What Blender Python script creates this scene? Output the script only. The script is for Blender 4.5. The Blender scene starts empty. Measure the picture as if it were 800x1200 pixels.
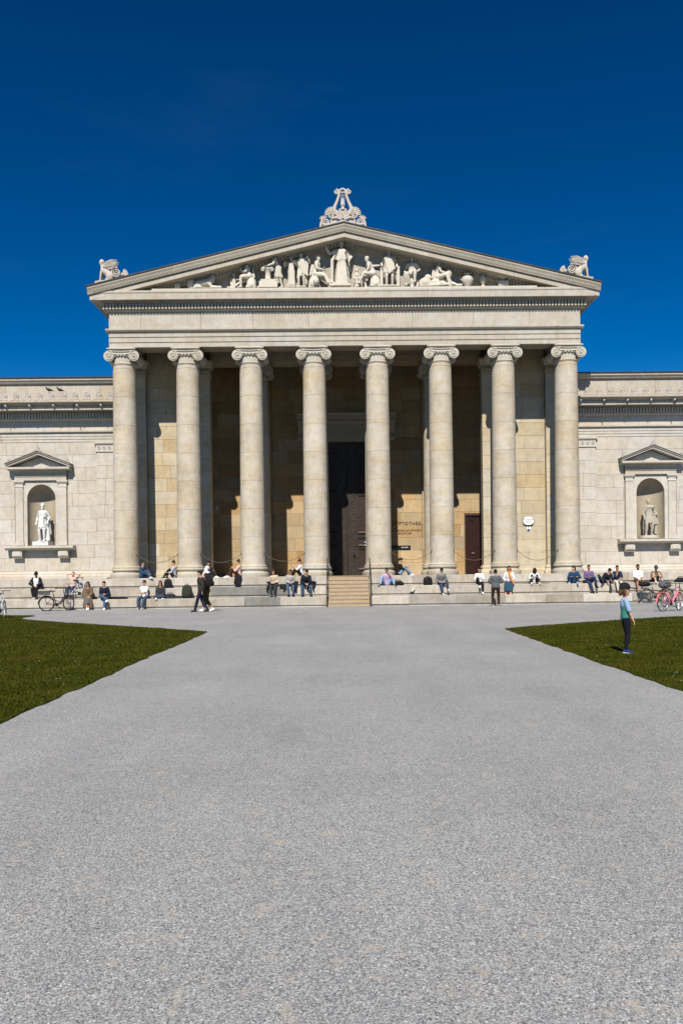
import bpy, bmesh, math, random
import numpy as np
from mathutils import Vector, Matrix

C = bpy.context.scene.collection
SC = bpy.context.scene
R = math.radians
PI = math.pi
rnd = random.Random(7)

# ------------------------------------------------------------------ camera
cam_d = bpy.data.cameras.new('camera')
cam = bpy.data.objects.new('camera', cam_d)
C.objects.link(cam)
cam_d.sensor_fit = 'AUTO'
cam_d.sensor_width = 36.0
cam_d.lens = 36.0 * 980 / 1200
cam_d.shift_x = -0.0135
cam_d.shift_y = 74 / 1200
cam_d.clip_end = 3000
cam.matrix_world = (Matrix.Translation((0, 0, 1.52)) @ Matrix.Rotation(R(-0.5), 4, 'Z')
                    @ Matrix.Rotation(R(90), 4, 'X') @ Matrix.Rotation(R(-0.66), 4, 'Z'))
SC.camera = cam

# ------------------------------------------------------------------ sky, sun, exposure
SUN_EL, SUN_AZ = 46.6, 7.0
w = bpy.data.worlds.new('World')
SC.world = w
w.use_nodes = True
nt = w.node_tree
nt.nodes.clear()
sky = nt.nodes.new('ShaderNodeTexSky')
sky.sky_type = 'NISHITA'
sky.sun_disc = False
sky.sun_elevation = R(SUN_EL)
sky.sun_rotation = R(180 + SUN_AZ)
sky.altitude = 500
sky.air_density = 1.0
sky.dust_density = 0.0
sky.ozone_density = 5.0
hs = nt.nodes.new('ShaderNodeHueSaturation')      # the deep, polarised blue of the whole sky
hs.inputs['Hue'].default_value = 0.498
hs.inputs['Saturation'].default_value = 1.21
hs.inputs['Value'].default_value = 0.50
bg = nt.nodes.new('ShaderNodeBackground')
bg.inputs['Strength'].default_value = 0.05
wo = nt.nodes.new('ShaderNodeOutputWorld')
gam = nt.nodes.new('ShaderNodeGamma')            # contrast of the polarised photograph
gam.inputs['Gamma'].default_value = 1.5
nt.links.new(sky.outputs[0], gam.inputs['Color'])
nt.links.new(gam.outputs[0], hs.inputs['Color'])
tcw = nt.nodes.new('ShaderNodeTexCoord')           # a trace of thin cirrus all over the sky
mpw = nt.nodes.new('ShaderNodeMapping'); mpw.inputs['Scale'].default_value = (2.2, 2.2, 11.0); mpw.inputs['Rotation'].default_value = (0, R(4), R(20))
nt.links.new(tcw.outputs['Generated'], mpw.inputs[0])
nzw = nt.nodes.new('ShaderNodeTexNoise'); nzw.inputs['Scale'].default_value = 1.3; nzw.inputs['Detail'].default_value = 7; nzw.inputs['Roughness'].default_value = 0.62
nt.links.new(mpw.outputs[0], nzw.inputs['Vector'])
rpw = nt.nodes.new('ShaderNodeMapRange'); rpw.inputs['From Min'].default_value = 0.55; rpw.inputs['From Max'].default_value = 0.78; rpw.inputs['To Max'].default_value = 0.02
nt.links.new(nzw.outputs[0], rpw.inputs['Value'])
mxw = nt.nodes.new('ShaderNodeMix'); mxw.data_type = 'RGBA'; mxw.inputs[7].default_value = (4, 6.5, 8, 1)
nt.links.new(rpw.outputs[0], mxw.inputs[0]); nt.links.new(hs.outputs[0], mxw.inputs[6])
nt.links.new(mxw.outputs[2], bg.inputs['Color'])
nt.links.new(bg.outputs[0], wo.inputs['Surface'])

sun_d = bpy.data.lights.new('sun', 'SUN')
sun_d.energy = 5.0
sun_d.angle = R(0.5)
sun_d.color = (1.0, 0.945, 0.85)
sun = bpy.data.objects.new('sun', sun_d)
C.objects.link(sun)
S = Vector((-math.sin(R(SUN_AZ)) * math.cos(R(SUN_EL)), -math.cos(R(SUN_AZ)) * math.cos(R(SUN_EL)), math.sin(R(SUN_EL))))
sun.rotation_euler = S.to_track_quat('Z', 'Y').to_euler()
sun.location = S * 80

SC.view_settings.view_transform = 'Standard'
SC.view_settings.look = 'None'
SC.view_settings.exposure = 0.42
SC.view_settings.gamma = 1.0
SC.cycles.diffuse_bounces = 1
SC.cycles.max_bounces = 6
SC.view_settings.use_curve_mapping = False

# ------------------------------------------------------------------ mesh helpers
class MB:
    def __init__(self):
        self.v, self.f = [], []
    def add(self, vs, fs):
        o = len(self.v)
        self.v += [tuple(p) for p in vs]
        self.f += [tuple(i + o for i in q) for q in fs]
        return self
    def box(self, x0, x1, y0, y1, z0, z1):
        return self.add([(x0, y0, z0), (x1, y0, z0), (x1, y1, z0), (x0, y1, z0), (x0, y0, z1), (x1, y0, z1), (x1, y1, z1), (x0, y1, z1)],
                        [(0, 3, 2, 1), (4, 5, 6, 7), (0, 1, 5, 4), (1, 2, 6, 5), (2, 3, 7, 6), (3, 0, 4, 7)])
    def bbox(self, x0, x1, y0, y1, z0, z1, b=0.012):
        """box with a chamfered front (-y) face: a dressed stone"""
        return self.add([(x0, y0 + b, z0), (x1, y0 + b, z0), (x1, y1, z0), (x0, y1, z0), (x0, y0 + b, z1), (x1, y0 + b, z1), (x1, y1, z1), (x0, y1, z1),
                         (x0 + b, y0, z0 + b), (x1 - b, y0, z0 + b), (x1 - b, y0, z1 - b), (x0 + b, y0, z1 - b)],
                        [(0, 3, 2, 1), (4, 5, 6, 7), (1, 2, 6, 5), (2, 3, 7, 6), (3, 0, 4, 7), (8, 9, 10, 11), (0, 1, 9, 8), (1, 5, 10, 9), (5, 4, 11, 10), (4, 0, 8, 11)])
    def loft(self, rings, close=True):
        n = len(rings[0])
        vs = [p for r in rings for p in r]
        fs = []
        for i in range(len(rings) - 1):
            for j in range(n):
                k = (j + 1) % n
                fs.append((i * n + j, i * n + k, (i + 1) * n + k, (i + 1) * n + j))
        if close:
            fs.append(tuple(range(n - 1, -1, -1)))
            fs.append(tuple((len(rings) - 1) * n + j for j in range(n)))
        return self.add(vs, fs)
    def tube(self, pts, rad, seg=8, cap=True):
        pts = [Vector(p) for p in pts]
        if not isinstance(rad, (list, tuple)):
            rad = [rad] * len(pts)
        rings = []
        t0 = (pts[1] - pts[0]).normalized()
        a = Vector((0, 0, 1)) if abs(t0.z) < 0.9 else Vector((1, 0, 0))
        u = t0.cross(a).normalized()
        for i, p in enumerate(pts):
            if i == 0: t = pts[1] - pts[0]
            elif i == len(pts) - 1: t = pts[-1] - pts[-2]
            else: t = (pts[i + 1] - p).normalized() + (p - pts[i - 1]).normalized()
            if t.length < 1e-6: t = pts[i] - pts[i - 1]
            t.normalize()
            u = (u - t * u.dot(t))
            if u.length < 1e-5: u = t.orthogonal()
            u.normalize()
            vv = t.cross(u)
            rings.append([p + (u * math.cos(2 * PI * k / seg) + vv * math.sin(2 * PI * k / seg)) * rad[i] for k in range(seg)])
        return self.loft(rings, cap)
    def ball(self, c, rx, ry=None, rz=None, seg=10, st=6, M=None):
        ry = rx if ry is None else ry
        rz = rx if rz is None else rz
        c = Vector(c)
        rings = []
        for i in range(st + 1):
            th = -PI / 2 + PI * (i + 0.0) / st
            th = max(min(th, PI / 2 - 0.12), -PI / 2 + 0.12)
            ring = []
            for k in range(seg):
                a = 2 * PI * k / seg
                p = Vector((rx * math.cos(th) * math.cos(a), ry * math.cos(th) * math.sin(a), rz * math.sin(th)))
                if M: p = M @ p
                ring.append(c + p)
            rings.append(ring)
        return self.loft(rings)
    def lathe(self, prof, c=(0, 0, 0), seg=32, cap=True):
        rings = [[(c[0] + r * math.cos(2 * PI * k / seg), c[1] + r * math.sin(2 * PI * k / seg), c[2] + z) for k in range(seg)] for r, z in prof]
        return self.loft(rings, cap)
    def prism_x(self, prof, x0, x1):
        """profile [(y,z)] extruded along x"""
        return self.loft([[(x0, y, z) for y, z in prof], [(x1, y, z) for y, z in prof]])
    def prism_y(self, prof, y0, y1):
        return self.loft([[(x, y0, z) for x, z in prof], [(x, y1, z) for x, z in prof]])
    def torus(self, c, r, t, axis='y', seg=32, ts=8, sq=1.0):
        c = Vector(c)
        rings = []
        for i in range(seg):
            a = 2 * PI * i / seg
            ring = []
            for k in range(ts):
                b = 2 * PI * k / ts
                rr = r + t * math.cos(b)
                h = t * math.sin(b) * sq
                p = (rr * math.cos(a), h, rr * math.sin(a)) if axis == 'y' else ((h, rr * math.cos(a), rr * math.sin(a)) if axis == 'x' else (rr * math.cos(a), rr * math.sin(a), h))
                ring.append(c + Vector(p))
            rings.append(ring)
        rings.append(rings[0])
        return self.loft(rings, False)
    def xf(self, M):
        self.v = [tuple(M @ Vector(p)) for p in self.v]
        return self
    def mesh(self, name, m=None, smooth=False, auto=None):
        me = bpy.data.meshes.new(name)
        me.from_pydata(self.v, [], self.f)
        bm = bmesh.new(); bm.from_mesh(me)
        bmesh.ops.recalc_face_normals(bm, faces=bm.faces)
        bm.to_mesh(me); bm.free()
        if m: me.materials.append(m)
        if smooth:
            me.polygons.foreach_set('use_smooth', [True] * len(me.polygons))
            if auto:
                me.set_sharp_from_angle(angle=R(auto))
        return me
    def build(self, name, m, parent=None, smooth=False, auto=40, color=None, loc=None):
        return link(name, self.mesh(name, m, smooth, auto), parent, color, loc)

def link(name, me, parent=None, color=None, loc=None):
    o = bpy.data.objects.new(name, me)
    C.objects.link(o)
    if parent is not None: o.parent = parent
    if color: o.color = (*color, 1)
    if loc is not None: o.location = loc
    return o

def tag(o, label=None, cat=None, group=None, kind=None):
    if label: o['label'] = label
    if cat: o['category'] = cat
    if group: o['group'] = group
    if kind: o['kind'] = kind
    return o

def thing(name, label, cat, loc=(0, 0, 0), rz=0, group=None):
    o = bpy.data.objects.new(name, None)
    C.objects.link(o)
    o.empty_display_size = 0.2
    o.location = loc
    o.rotation_euler = (0, 0, rz)
    return tag(o, label, cat, group)

# ------------------------------------------------------------------ materials
def newmat(name, rough=0.8, spec=0.3):
    m = bpy.data.materials.new(name)
    m.use_nodes = True
    b = m.node_tree.nodes['Principled BSDF']
    b.inputs['Roughness'].default_value = rough
    b.inputs['Specular IOR Level'].default_value = spec
    return m, m.node_tree, b

def N(nt, t, **kw):
    n = nt.nodes.new(t)
    for k, v in kw.items():
        if hasattr(n, k): setattr(n, k, v)
        else: n.inputs[k].default_value = v
    return n

def ramp(nt, src, stops):
    r = nt.nodes.new('ShaderNodeValToRGB')
    el = r.color_ramp.elements
    el[0].position, el[0].color = stops[0][0], (*stops[0][1], 1)
    el[1].position, el[1].color = stops[-1][0], (*stops[-1][1], 1)
    for p, c in stops[1:-1]:
        e = el.new(p); e.color = (*c, 1)
    nt.links.new(src, r.inputs[0])
    return r.outputs[0]

def mixc(nt, a, b, fac, mode='MULTIPLY'):
    m = nt.nodes.new('ShaderNodeMix')
    m.data_type = 'RGBA'; m.blend_type = mode
    if isinstance(fac, float): m.inputs[0].default_value = fac
    else: nt.links.new(fac, m.inputs[0])
    for s, i in ((a, 6), (b, 7)):
        if isinstance(s, tuple): m.inputs[i].default_value = (*s, 1)
        else: nt.links.new(s, m.inputs[i])
    return m.outputs[2]

def noise(nt, vec, scale, detail=4, rough=0.6):
    n = N(nt, 'ShaderNodeTexNoise')
    n.inputs['Scale'].default_value = scale; n.inputs['Detail'].default_value = detail; n.inputs['Roughness'].default_value = rough
    nt.links.new(vec, n.inputs['Vector'])
    return n.outputs[0]

def bump(nt, b, h, strength, dist):
    n = nt.nodes.new('ShaderNodeBump')
    n.inputs['Strength'].default_value = strength; n.inputs['Distance'].default_value = dist
    nt.links.new(h, n.inputs['Height'])
    nt.links.new(n.outputs[0], b.inputs['Normal'])

def stone_mat(name, dirt=0.35, vein=0.5, rough=0.85, ochre=0.0):
    """weathered limestone; the tone of each stone comes from its object colour"""
    m, nt, b = newmat(name, rough, 0.25)
    oi = nt.nodes.new('ShaderNodeObjectInfo')
    geo = nt.nodes.new('ShaderNodeNewGeometry')
    pos = geo.outputs['Position']
    c = oi.outputs['Color']
    big = noise(nt, pos, 0.9, 5, 0.65)
    c = mixc(nt, c, ramp(nt, big, [(0.3, (0.78, 0.74, 0.68)), (0.52, (1, 1, 1)), (0.75, (1.08, 1.07, 1.05))]), vein)
    mp = N(nt, 'ShaderNodeMapping'); mp.inputs['Scale'].default_value = (5.0, 5.0, 0.9)
    nt.links.new(pos, mp.inputs[0])
    st = noise(nt, mp.outputs[0], 1.0, 5, 0.7)
    c = mixc(nt, c, ramp(nt, st, [(0.32, (0.55, 0.53, 0.50)), (0.55, (1, 1, 1))]), dirt)
    mid = noise(nt, pos, 7.0, 5, 0.7)
    c = mixc(nt, c, ramp(nt, mid, [(0.3, (0.82, 0.8, 0.76)), (0.6, (1.03, 1.03, 1.03))]), 0.4)
    if ochre:                                          # ochre bedding veins through the stone
        mo = N(nt, 'ShaderNodeMapping'); mo.inputs['Scale'].default_value = (0.8, 0.8, 2.6); mo.inputs['Rotation'].default_value = (0.25, 0.2, 0)
        nt.links.new(pos, mo.inputs[0])
        c = mixc(nt, c, ramp(nt, noise(nt, mo.outputs[0], 1.1, 7, 0.7), [(0.46, (1, 1, 1)), (0.60, (0.97, 0.86, 0.68)), (0.70, (0.9, 0.8, 0.64))]), ochre)
        c = mixc(nt, c, ramp(nt, noise(nt, pos, 2.6, 8, 0.75), [(0.36, (0.86, 0.86, 0.86)), (0.5, (1, 1, 1)), (0.64, (1.1, 1.1, 1.1))]), 0.7)
    fine = noise(nt, pos, 60.0, 3, 0.7)
    c = mixc(nt, c, ramp(nt, fine, [(0.3, (0.85, 0.85, 0.84)), (0.6, (1.03, 1.03, 1.02))]), 0.35)
    nt.links.new(c, b.inputs['Base Color'])
    h = N(nt, 'ShaderNodeMath', operation='ADD')
    nt.links.new(mid, h.inputs[0]); nt.links.new(fine, h.inputs[1])
    bump(nt, b, h.outputs[0], 0.25, 0.02)
    return m

M_STONE = stone_mat('limestone', 0.22, 0.4, 0.85, 0.35)
M_COL = stone_mat('column_limestone', 0.2, 0.8, 0.85, 0.6)
M_STEP = stone_mat('worn_step_stone', 0.4, 0.9, 0.85, 0.4)
M_CARVE = stone_mat('carved_stone', 0.12, 0.35)
M_MARBLE = stone_mat('white_marble', 0.05, 0.15, 0.6)

def flat_mat(name, col, rough=0.7, var=0.25, scale=8.0, metal=0.0, bmp=0.15):
    m, nt, b = newmat(name, rough, 0.3)
    tc = nt.nodes.new('ShaderNodeTexCoord')
    n = noise(nt, tc.outputs['Object'], scale, 4, 0.6)
    lo = tuple(max(0, x * (1 - var)) for x in col); hi = tuple(min(1, x * (1 + var)) for x in col)
    nt.links.new(ramp(nt, n, [(0.3, lo), (0.7, hi)]), b.inputs['Base Color'])
    b.inputs['Metallic'].default_value = metal
    if bmp: bump(nt, b, n, bmp, 0.01)
    return m

_cl = {}
def cloth(col, name=None):
    if max(col) < .3: col = tuple(c * .62 for c in col)
    k = tuple(round(c, 4) for c in col)
    if k not in _cl:
        _cl[k] = flat_mat('cloth_%d' % len(_cl), col, 0.9, 0.22, 14.0, 0, 0.35)
    return _cl[k]

M_SKIN = flat_mat('skin', (0.50, 0.27, 0.18), 0.55, 0.12, 10)
M_SKIN2 = flat_mat('tanned_skin', (0.36, 0.18, 0.11), 0.55, 0.12, 10)
M_DARK = flat_mat('dark_painted_metal', (0.02, 0.02, 0.022), 0.45, 0.3, 20, 0.3)
M_RAIL = flat_mat('rail_iron', (0.06, 0.05, 0.042), 0.5, 0.3, 20, 0.4)
M_CHAIN = flat_mat('chain_rope', (0.10, 0.085, 0.06), 0.7, 0.3, 30)
M_ROOF = flat_mat('roof_sheet', (0.035, 0.033, 0.03), 0.6, 0.35, 4)
M_BRONZE = flat_mat('door_bronze', (0.040, 0.031, 0.025), 0.48, 0.3, 5, 0.25)
M_BRONZE_P = flat_mat('door_panel_bronze', (0.040, 0.024, 0.021), 0.5, 0.35, 6, 0.2)
M_STUD = flat_mat('stud_bronze', (0.16, 0.12, 0.085), 0.4, 0.2, 10, 0.5)
M_BROWN = flat_mat('brown_door_paint', (0.024, 0.008, 0.006), 0.42, 0.3, 5)
M_WOOD = None
M_RUBBER = flat_mat('rubber', (0.015, 0.015, 0.016), 0.7, 0.2, 30)
M_CHROME = flat_mat('bright_metal', (0.5, 0.5, 0.5), 0.3, 0.1, 20, 0.9, 0)
M_EYE = flat_mat('eye_dark', (0.02, 0.015, 0.012), 0.3, 0.1, 20, 0, 0)
M_LIP = flat_mat('lip', (0.35, 0.13, 0.11), 0.5, 0.1, 20, 0, 0)
M_INK = flat_mat('dark_letter_metal', (0.05, 0.034, 0.02), 0.6, 0.2, 20, 0.2, 0)
M_SIGNW = flat_mat('white_enamel', (0.78, 0.79, 0.78), 0.3, 0.04, 10, 0, 0)
M_SIGNG = flat_mat('grey_print', (0.33, 0.36, 0.37), 0.5, 0.05, 10, 0, 0)
M_SIGNB = flat_mat('blue_enamel', (0.012, 0.025, 0.13), 0.3, 0.1, 10, 0, 0)
M_BLACK = flat_mat('black_panel', (0.008, 0.008, 0.009), 0.35, 0.2, 10, 0, 0)
M_PAPER = flat_mat('paper', (0.75, 0.75, 0.72), 0.8, 0.05, 10, 0, 0)

def wood_mat():
    m, nt, b = newmat('tan_stair_boards', 0.75)
    tc = nt.nodes.new('ShaderNodeTexCoord')
    mp = N(nt, 'ShaderNodeMapping'); mp.inputs['Scale'].default_value = (1.2, 9, 9)
    nt.links.new(tc.outputs['Object'], mp.inputs[0])
    n = noise(nt, mp.outputs[0], 3.0, 5, 0.6)
    nt.links.new(ramp(nt, n, [(0.3, (0.30, 0.225, 0.145)), (0.7, (0.42, 0.325, 0.22))]), b.inputs['Base Color'])
    bump(nt, b, n, 0.2, 0.01)
    return m
M_WOOD = wood_mat()

def gravel_mat():
    m, nt, b = newmat('gravel', 0.95, 0.15)
    geo = nt.nodes.new('ShaderNodeNewGeometry')
    pos = geo.outputs['Position']
    def vor(scale):
        v = N(nt, 'ShaderNodeTexVoronoi'); v.inputs['Scale'].default_value = scale
        nt.links.new(pos, v.inputs['Vector'])
        return v
    v1 = vor(150.0); v2 = vor(360.0)
    sep = nt.nodes.new('ShaderNodeSeparateColor'); nt.links.new(v1.outputs['Color'], sep.inputs[0])
    sep2 = nt.nodes.new('ShaderNodeSeparateColor'); nt.links.new(v2.outputs['Color'], sep2.inputs[0])
    stops = [(0.0, (0.02, 0.021, 0.025)), (0.2, (0.115, 0.121, 0.134)), (0.5, (0.245, 0.252, 0.264)), (0.75, (0.35, 0.351, 0.348)), (0.93, (0.45, 0.437, 0.415)), (1.0, (0.72, 0.71, 0.69))]
    c1 = ramp(nt, sep.outputs[0], stops)
    c2 = ramp(nt, sep2.outputs[0], stops)
    c = mixc(nt, c1, c2, 0.35, 'MIX')
    bigA = noise(nt, pos, 0.35, 5, 0.6)
    mt = N(nt, 'ShaderNodeMapping'); mt.inputs['Scale'].default_value = (1.1, 0.16, 1)
    nt.links.new(pos, mt.inputs[0])
    c = mixc(nt, c, ramp(nt, noise(nt, mt.outputs[0], 1.0, 6, 0.65), [(0.35, (0.95, 0.95, 0.955)), (0.6, (1.05, 1.05, 1.04))]), 1.0)
    c = mixc(nt, c, ramp(nt, bigA, [(0.3, (0.88, 0.88, 0.88)), (0.7, (1.08, 1.08, 1.08))]), 1.0)
    # sandy bare patches, stretched along the walking direction
    mp = N(nt, 'ShaderNodeMapping'); mp.inputs['Scale'].default_value = (2.6, 2.9, 1)
    nt.links.new(pos, mp.inputs[0])
    pn = noise(nt, mp.outputs[0], 2.2, 8, 0.74)
    pm = ramp(nt, pn, [(0.56, (0, 0, 0)), (0.66, (0.8, 0.8, 0.8))])
    c = mixc(nt, c, (0.37, 0.325, 0.27), pm, 'MIX')
    # one damp dark stain on the path
    sx = N(nt, 'ShaderNodeVectorMath', operation='SUBTRACT'); nt.links.new(pos, sx.inputs[0]); sx.inputs[1].default_value = (-0.62, 7.95, 0)
    sm = N(nt, 'ShaderNodeVectorMath', operation='MULTIPLY'); nt.links.new(sx.outputs[0], sm.inputs[0]); sm.inputs[1].default_value = (1 / 0.24, 1 / 0.85, 0)
    sl = N(nt, 'ShaderNodeVectorMath', operation='LENGTH'); nt.links.new(sm.outputs[0], sl.inputs[0])
    c = mixc(nt, c, ramp(nt, sl.outputs['Value'], [(0.2, (0.87, 0.87, 0.87)), (1.0, (1, 1, 1))]), 1.0)
    nt.links.new(c, b.inputs['Base Color'])
    h = N(nt, 'ShaderNodeMath', operation='SUBTRACT'); h.inputs[0].default_value = 1.0
    nt.links.new(v1.outputs['Distance'], h.inputs[1])
    bump(nt, b, h.outputs[0], 0.10, 0.004)
    return m
M_GRAVEL = gravel_mat()

def lawn_mat():
    m, nt, b = newmat('lawn_soil', 0.95, 0.1)
    geo = nt.nodes.new('ShaderNodeNewGeometry')
    n = noise(nt, geo.outputs['Position'], 1.4, 6, 0.65)
    nt.links.new(ramp(nt, n, [(0.3, (0.024, 0.036, 0.004)), (0.55, (0.044, 0.049, 0.006)), (0.75, (0.068, 0.057, 0.011))]), b.inputs['Base Color'])
    n2 = noise(nt, geo.outputs['Position'], 40, 4, 0.7)
    bump(nt, b, n2, 0.6, 0.03)
    return m
M_LAWN = lawn_mat()

def grass_mat():
    m, nt, b = newmat('grass_blades', 0.9, 0.05)
    geo = nt.nodes.new('ShaderNodeNewGeometry')
    n = noise(nt, geo.outputs['Position'], 1.1, 5, 0.65)
    n2 = noise(nt, geo.outputs['Position'], 30, 2, 0.5)
    c = ramp(nt, n, [(0.28, (0.026, 0.042, 0.004)), (0.5, (0.050, 0.056, 0.006)), (0.72, (0.078, 0.065, 0.012))])
    c = mixc(nt, c, ramp(nt, n2, [(0.3, (0.6, 0.65, 0.6)), (0.7, (1.35, 1.25, 1.2))]), 1.0)
    nt.links.new(c, b.inputs['Base Color'])
    return m
M_GRASS = grass_mat()

def jit(col, a, g=0.3):
    """a stone tone near col: brightness varies by a, warmth by a*g"""
    k = 1 + rnd.uniform(-a, a); wv = rnd.uniform(-a, a) * g
    return (min(0.8, col[0] * k * (1 + wv * 0.3)), min(0.8, col[1] * k), min(0.8, col[2] * k * (1 - wv)))

# ================================================================== THE GROUND
gm = MB()
gm.add([(-700, -200, 0), (700, -200, 0), (700, 1500, 0), (-700, 1500, 0)], [(0, 1, 2, 3)])
ground = gm.build('gravel_ground', M_GRAVEL); tag(ground, kind='structure')

def ragged(pts, step=0.25, amp=0.035):
    out = []
    for i in range(len(pts)):
        a, b = Vector(pts[i]), Vector(pts[(i + 1) % len(pts)])
        L = (b - a).length; n = max(1, min(400, int(L / step)))
        nrm = Vector((-(b - a).y, (b - a).x)).normalized()
        for k in range(n):
            p = a.lerp(b, k / n)
            out.append(p + nrm * (rnd.uniform(-amp, amp) if k else 0))
    return out
LAWN_L = [(-3.66, -14), (-3.66, 8.66), (-3.80, 15.5), (-3.86, 23.0), (-5.3, 24.55), (-7.4, 26.5), (-9.1, 28.1), (-10.6, 29.6), (-11.9, 31.0), (-12.55, 32.2), (-12.75, 33.3),
          (-12.7, 34.0), (-12.9, 34.5), (-14.5, 34.9), (-17, 35.0), (-26, 35.0), (-40, 35.0), (-40, -14)]
LAWN_R = [(4.16, -14), (40, -14), (40, 33), (26, 31.6), (18, 30.1), (14.2, 29.2), (11.3, 28.0), (9.3, 26.8), (7.7, 25.7), (6.0, 24.4), (4.25, 22.8), (4.2, 16)]
def lawn(pts):
    p = ragged(pts)
    bm = bmesh.new()
    vs = [bm.verts.new((q.x, q.y, 0.012)) for q in p]
    es = [bm.edges.new((vs[i], vs[(i + 1) % len(vs)])) for i in range(len(vs))]
    bmesh.ops.triangle_fill(bm, edges=es, use_beauty=True)
    ext = bmesh.ops.extrude_edge_only(bm, edges=es)
    for v in [g for g in ext['geom'] if isinstance(g, bmesh.types.BMVert)]: v.co.z = -0.02
    bmesh.ops.recalc_face_normals(bm, faces=bm.faces)
    me = bpy.data.meshes.new('lawn'); bm.to_mesh(me); bm.free(); me.materials.append(M_LAWN)
    o = link('lawn', me); tag(o, kind='structure')
    return p
EDGE_L = lawn(LAWN_L); EDGE_R = lawn(LAWN_R)

# ================================================================== THE MUSEUM
museum = thing('museum_building', 'pale limestone temple front with eight tall Ionic columns, carved pediment and low wings', 'museum', (0, 0, 0))

WARM = [(0.49, 0.455, 0.405), (0.50, 0.465, 0.418), (0.485, 0.447, 0.390), (0.505, 0.475, 0.435), (0.485, 0.438, 0.372), (0.51, 0.482, 0.445), (0.485, 0.430, 0.360)]
WARME = [(a_ * .88, b_ * .865, c_ * .83) for a_, b_, c_ in WARM]
WARMW = [tuple(c * .5 + m * .5 for c, m in zip(w_, (0.497, 0.463, 0.415))) for w_ in WARM]
OCHRE = [(0.41, 0.285, 0.155), (0.44, 0.325, 0.19), (0.38, 0.25, 0.125), (0.43, 0.335, 0.215), (0.45, 0.30, 0.15), (0.40, 0.31, 0.20)]
SIDEW = [(0.47, 0.395, 0.28), (0.48, 0.415, 0.31), (0.46, 0.36, 0.225), (0.49, 0.43, 0.33), (0.465, 0.37, 0.24)]
GREYC = [(0.485, 0.438, 0.365), (0.475, 0.426, 0.352), (0.495, 0.452, 0.388), (0.478, 0.416, 0.33), (0.485, 0.438, 0.365)]
STEPC = [(0.44, 0.405, 0.36), (0.465, 0.43, 0.385), (0.41, 0.375, 0.33), (0.48, 0.445, 0.40), (0.375, 0.345, 0.305)]
CREAM = (0.432, 0.394, 0.335)
MORTAR = (0.32, 0.28, 0.225)

def rect_minus(rc, h):
    x0, x1, z0, z1 = rc; a0, a1, b0, b1 = h
    if a0 >= x1 or a1 <= x0 or b0 >= z1 or b1 <= z0: return [rc]
    out = []
    if x0 < a0: out.append((x0, a0, z0, z1))
    if a1 < x1: out.append((a1, x1, z0, z1))
    m0, m1 = max(x0, a0), min(x1, a1)
    if z0 < b0: out.append((m0, m1, z0, b0))
    if b1 < z1: out.append((m0, m1, b1, z1))
    return out

def ashlar(parent, name, x0, x1, z0, z1, course, yf, depth, wmin, wmax, cols, holes=(), gap=0.006, amt=0.07, m=None, bev=0.01):
    nc = max(1, round((z1 - z0) / course)); ch = (z1 - z0) / nc
    for j in range(nc):
        x = x0; first = True
        while x < x1 - 0.02:
            wd = rnd.uniform(wmin, wmax) * (rnd.uniform(0.4, 0.9) if first else 1); first = False
            xe = x + wd
            if x1 - xe < wmin * 0.6: xe = x1
            rcs = [(x, xe, z0 + j * ch, z0 + (j + 1) * ch)]
            for h in holes:
                rcs = [q for r_ in rcs for q in rect_minus(r_, h)]
            col = jit(rnd.choice(cols), amt)
            for a, b, c, d in rcs:
                if b - a < 0.06 or d - c < 0.06: continue
                mb = MB().bbox(a + gap / 2, b - gap / 2, yf + rnd.uniform(0, 0.004), yf + depth, c + gap / 2, d - gap / 2, bev)
                mb.build(name, m or M_STONE, parent, color=col)
            x = xe

def run_blocks(parent, name, prof, x0, x1, wlen, cols, m=None, gap=0.005, amt=0.05):
    """a moulded course along x made of separate stones; profile [(y,z)]"""
    n = max(1, round((x1 - x0) / wlen)); xs = [x0 + (x1 - x0) * i / n + (rnd.uniform(-.12, .12) * wlen if 0 < i < n else 0) for i in range(n + 1)]
    for i in range(n):
        MB().prism_x(prof, xs[i] + gap / 2, xs[i + 1] - gap / 2).build(name, m or M_STONE, parent, color=jit(rnd.choice(cols), amt))

# ---- steps: three tall tiers, in front of the portico and, set back, along the wings
def tier_profile(yf, z0, yb, h=0.49):
    return [(yb, z0 + 0.004), (yf + 0.06, z0 + 0.004), (yf + 0.06, z0 + 0.1)], [(yb, z0 + 0.1), (yf + 0.012, z0 + 0.1), (yf, z0 + 0.112), (yf, z0 + h - 0.02), (yf + 0.02, z0 + h), (yb, z0 + h)]
PT = [(40.30, 0.0, 13.62), (41.05, 0.495, 12.75), (41.80, 0.995, 12.08)]
sb = MB()
sb.box(-13.3, -1.07, 40.75, 49.6, -0.1, 0.44).box(1.13, 13.4, 40.75, 49.6, -0.1, 0.44)
sb.box(-12.4, -1.07, 41.5, 49.6, 0.445, 0.93).box(1.13, 12.45, 41.5, 49.6, 0.445, 0.93)
sb.box(-11.8, 11.85, 42.35, 49.6, 0.935, 1.44)
sb.box(-1.065, 1.125, 42.0, 49.6, -0.1, 0.93)
stepped = sb.build('stepped_base', M_STEP, museum, color=(0.28, 0.25, 0.2))
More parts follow.
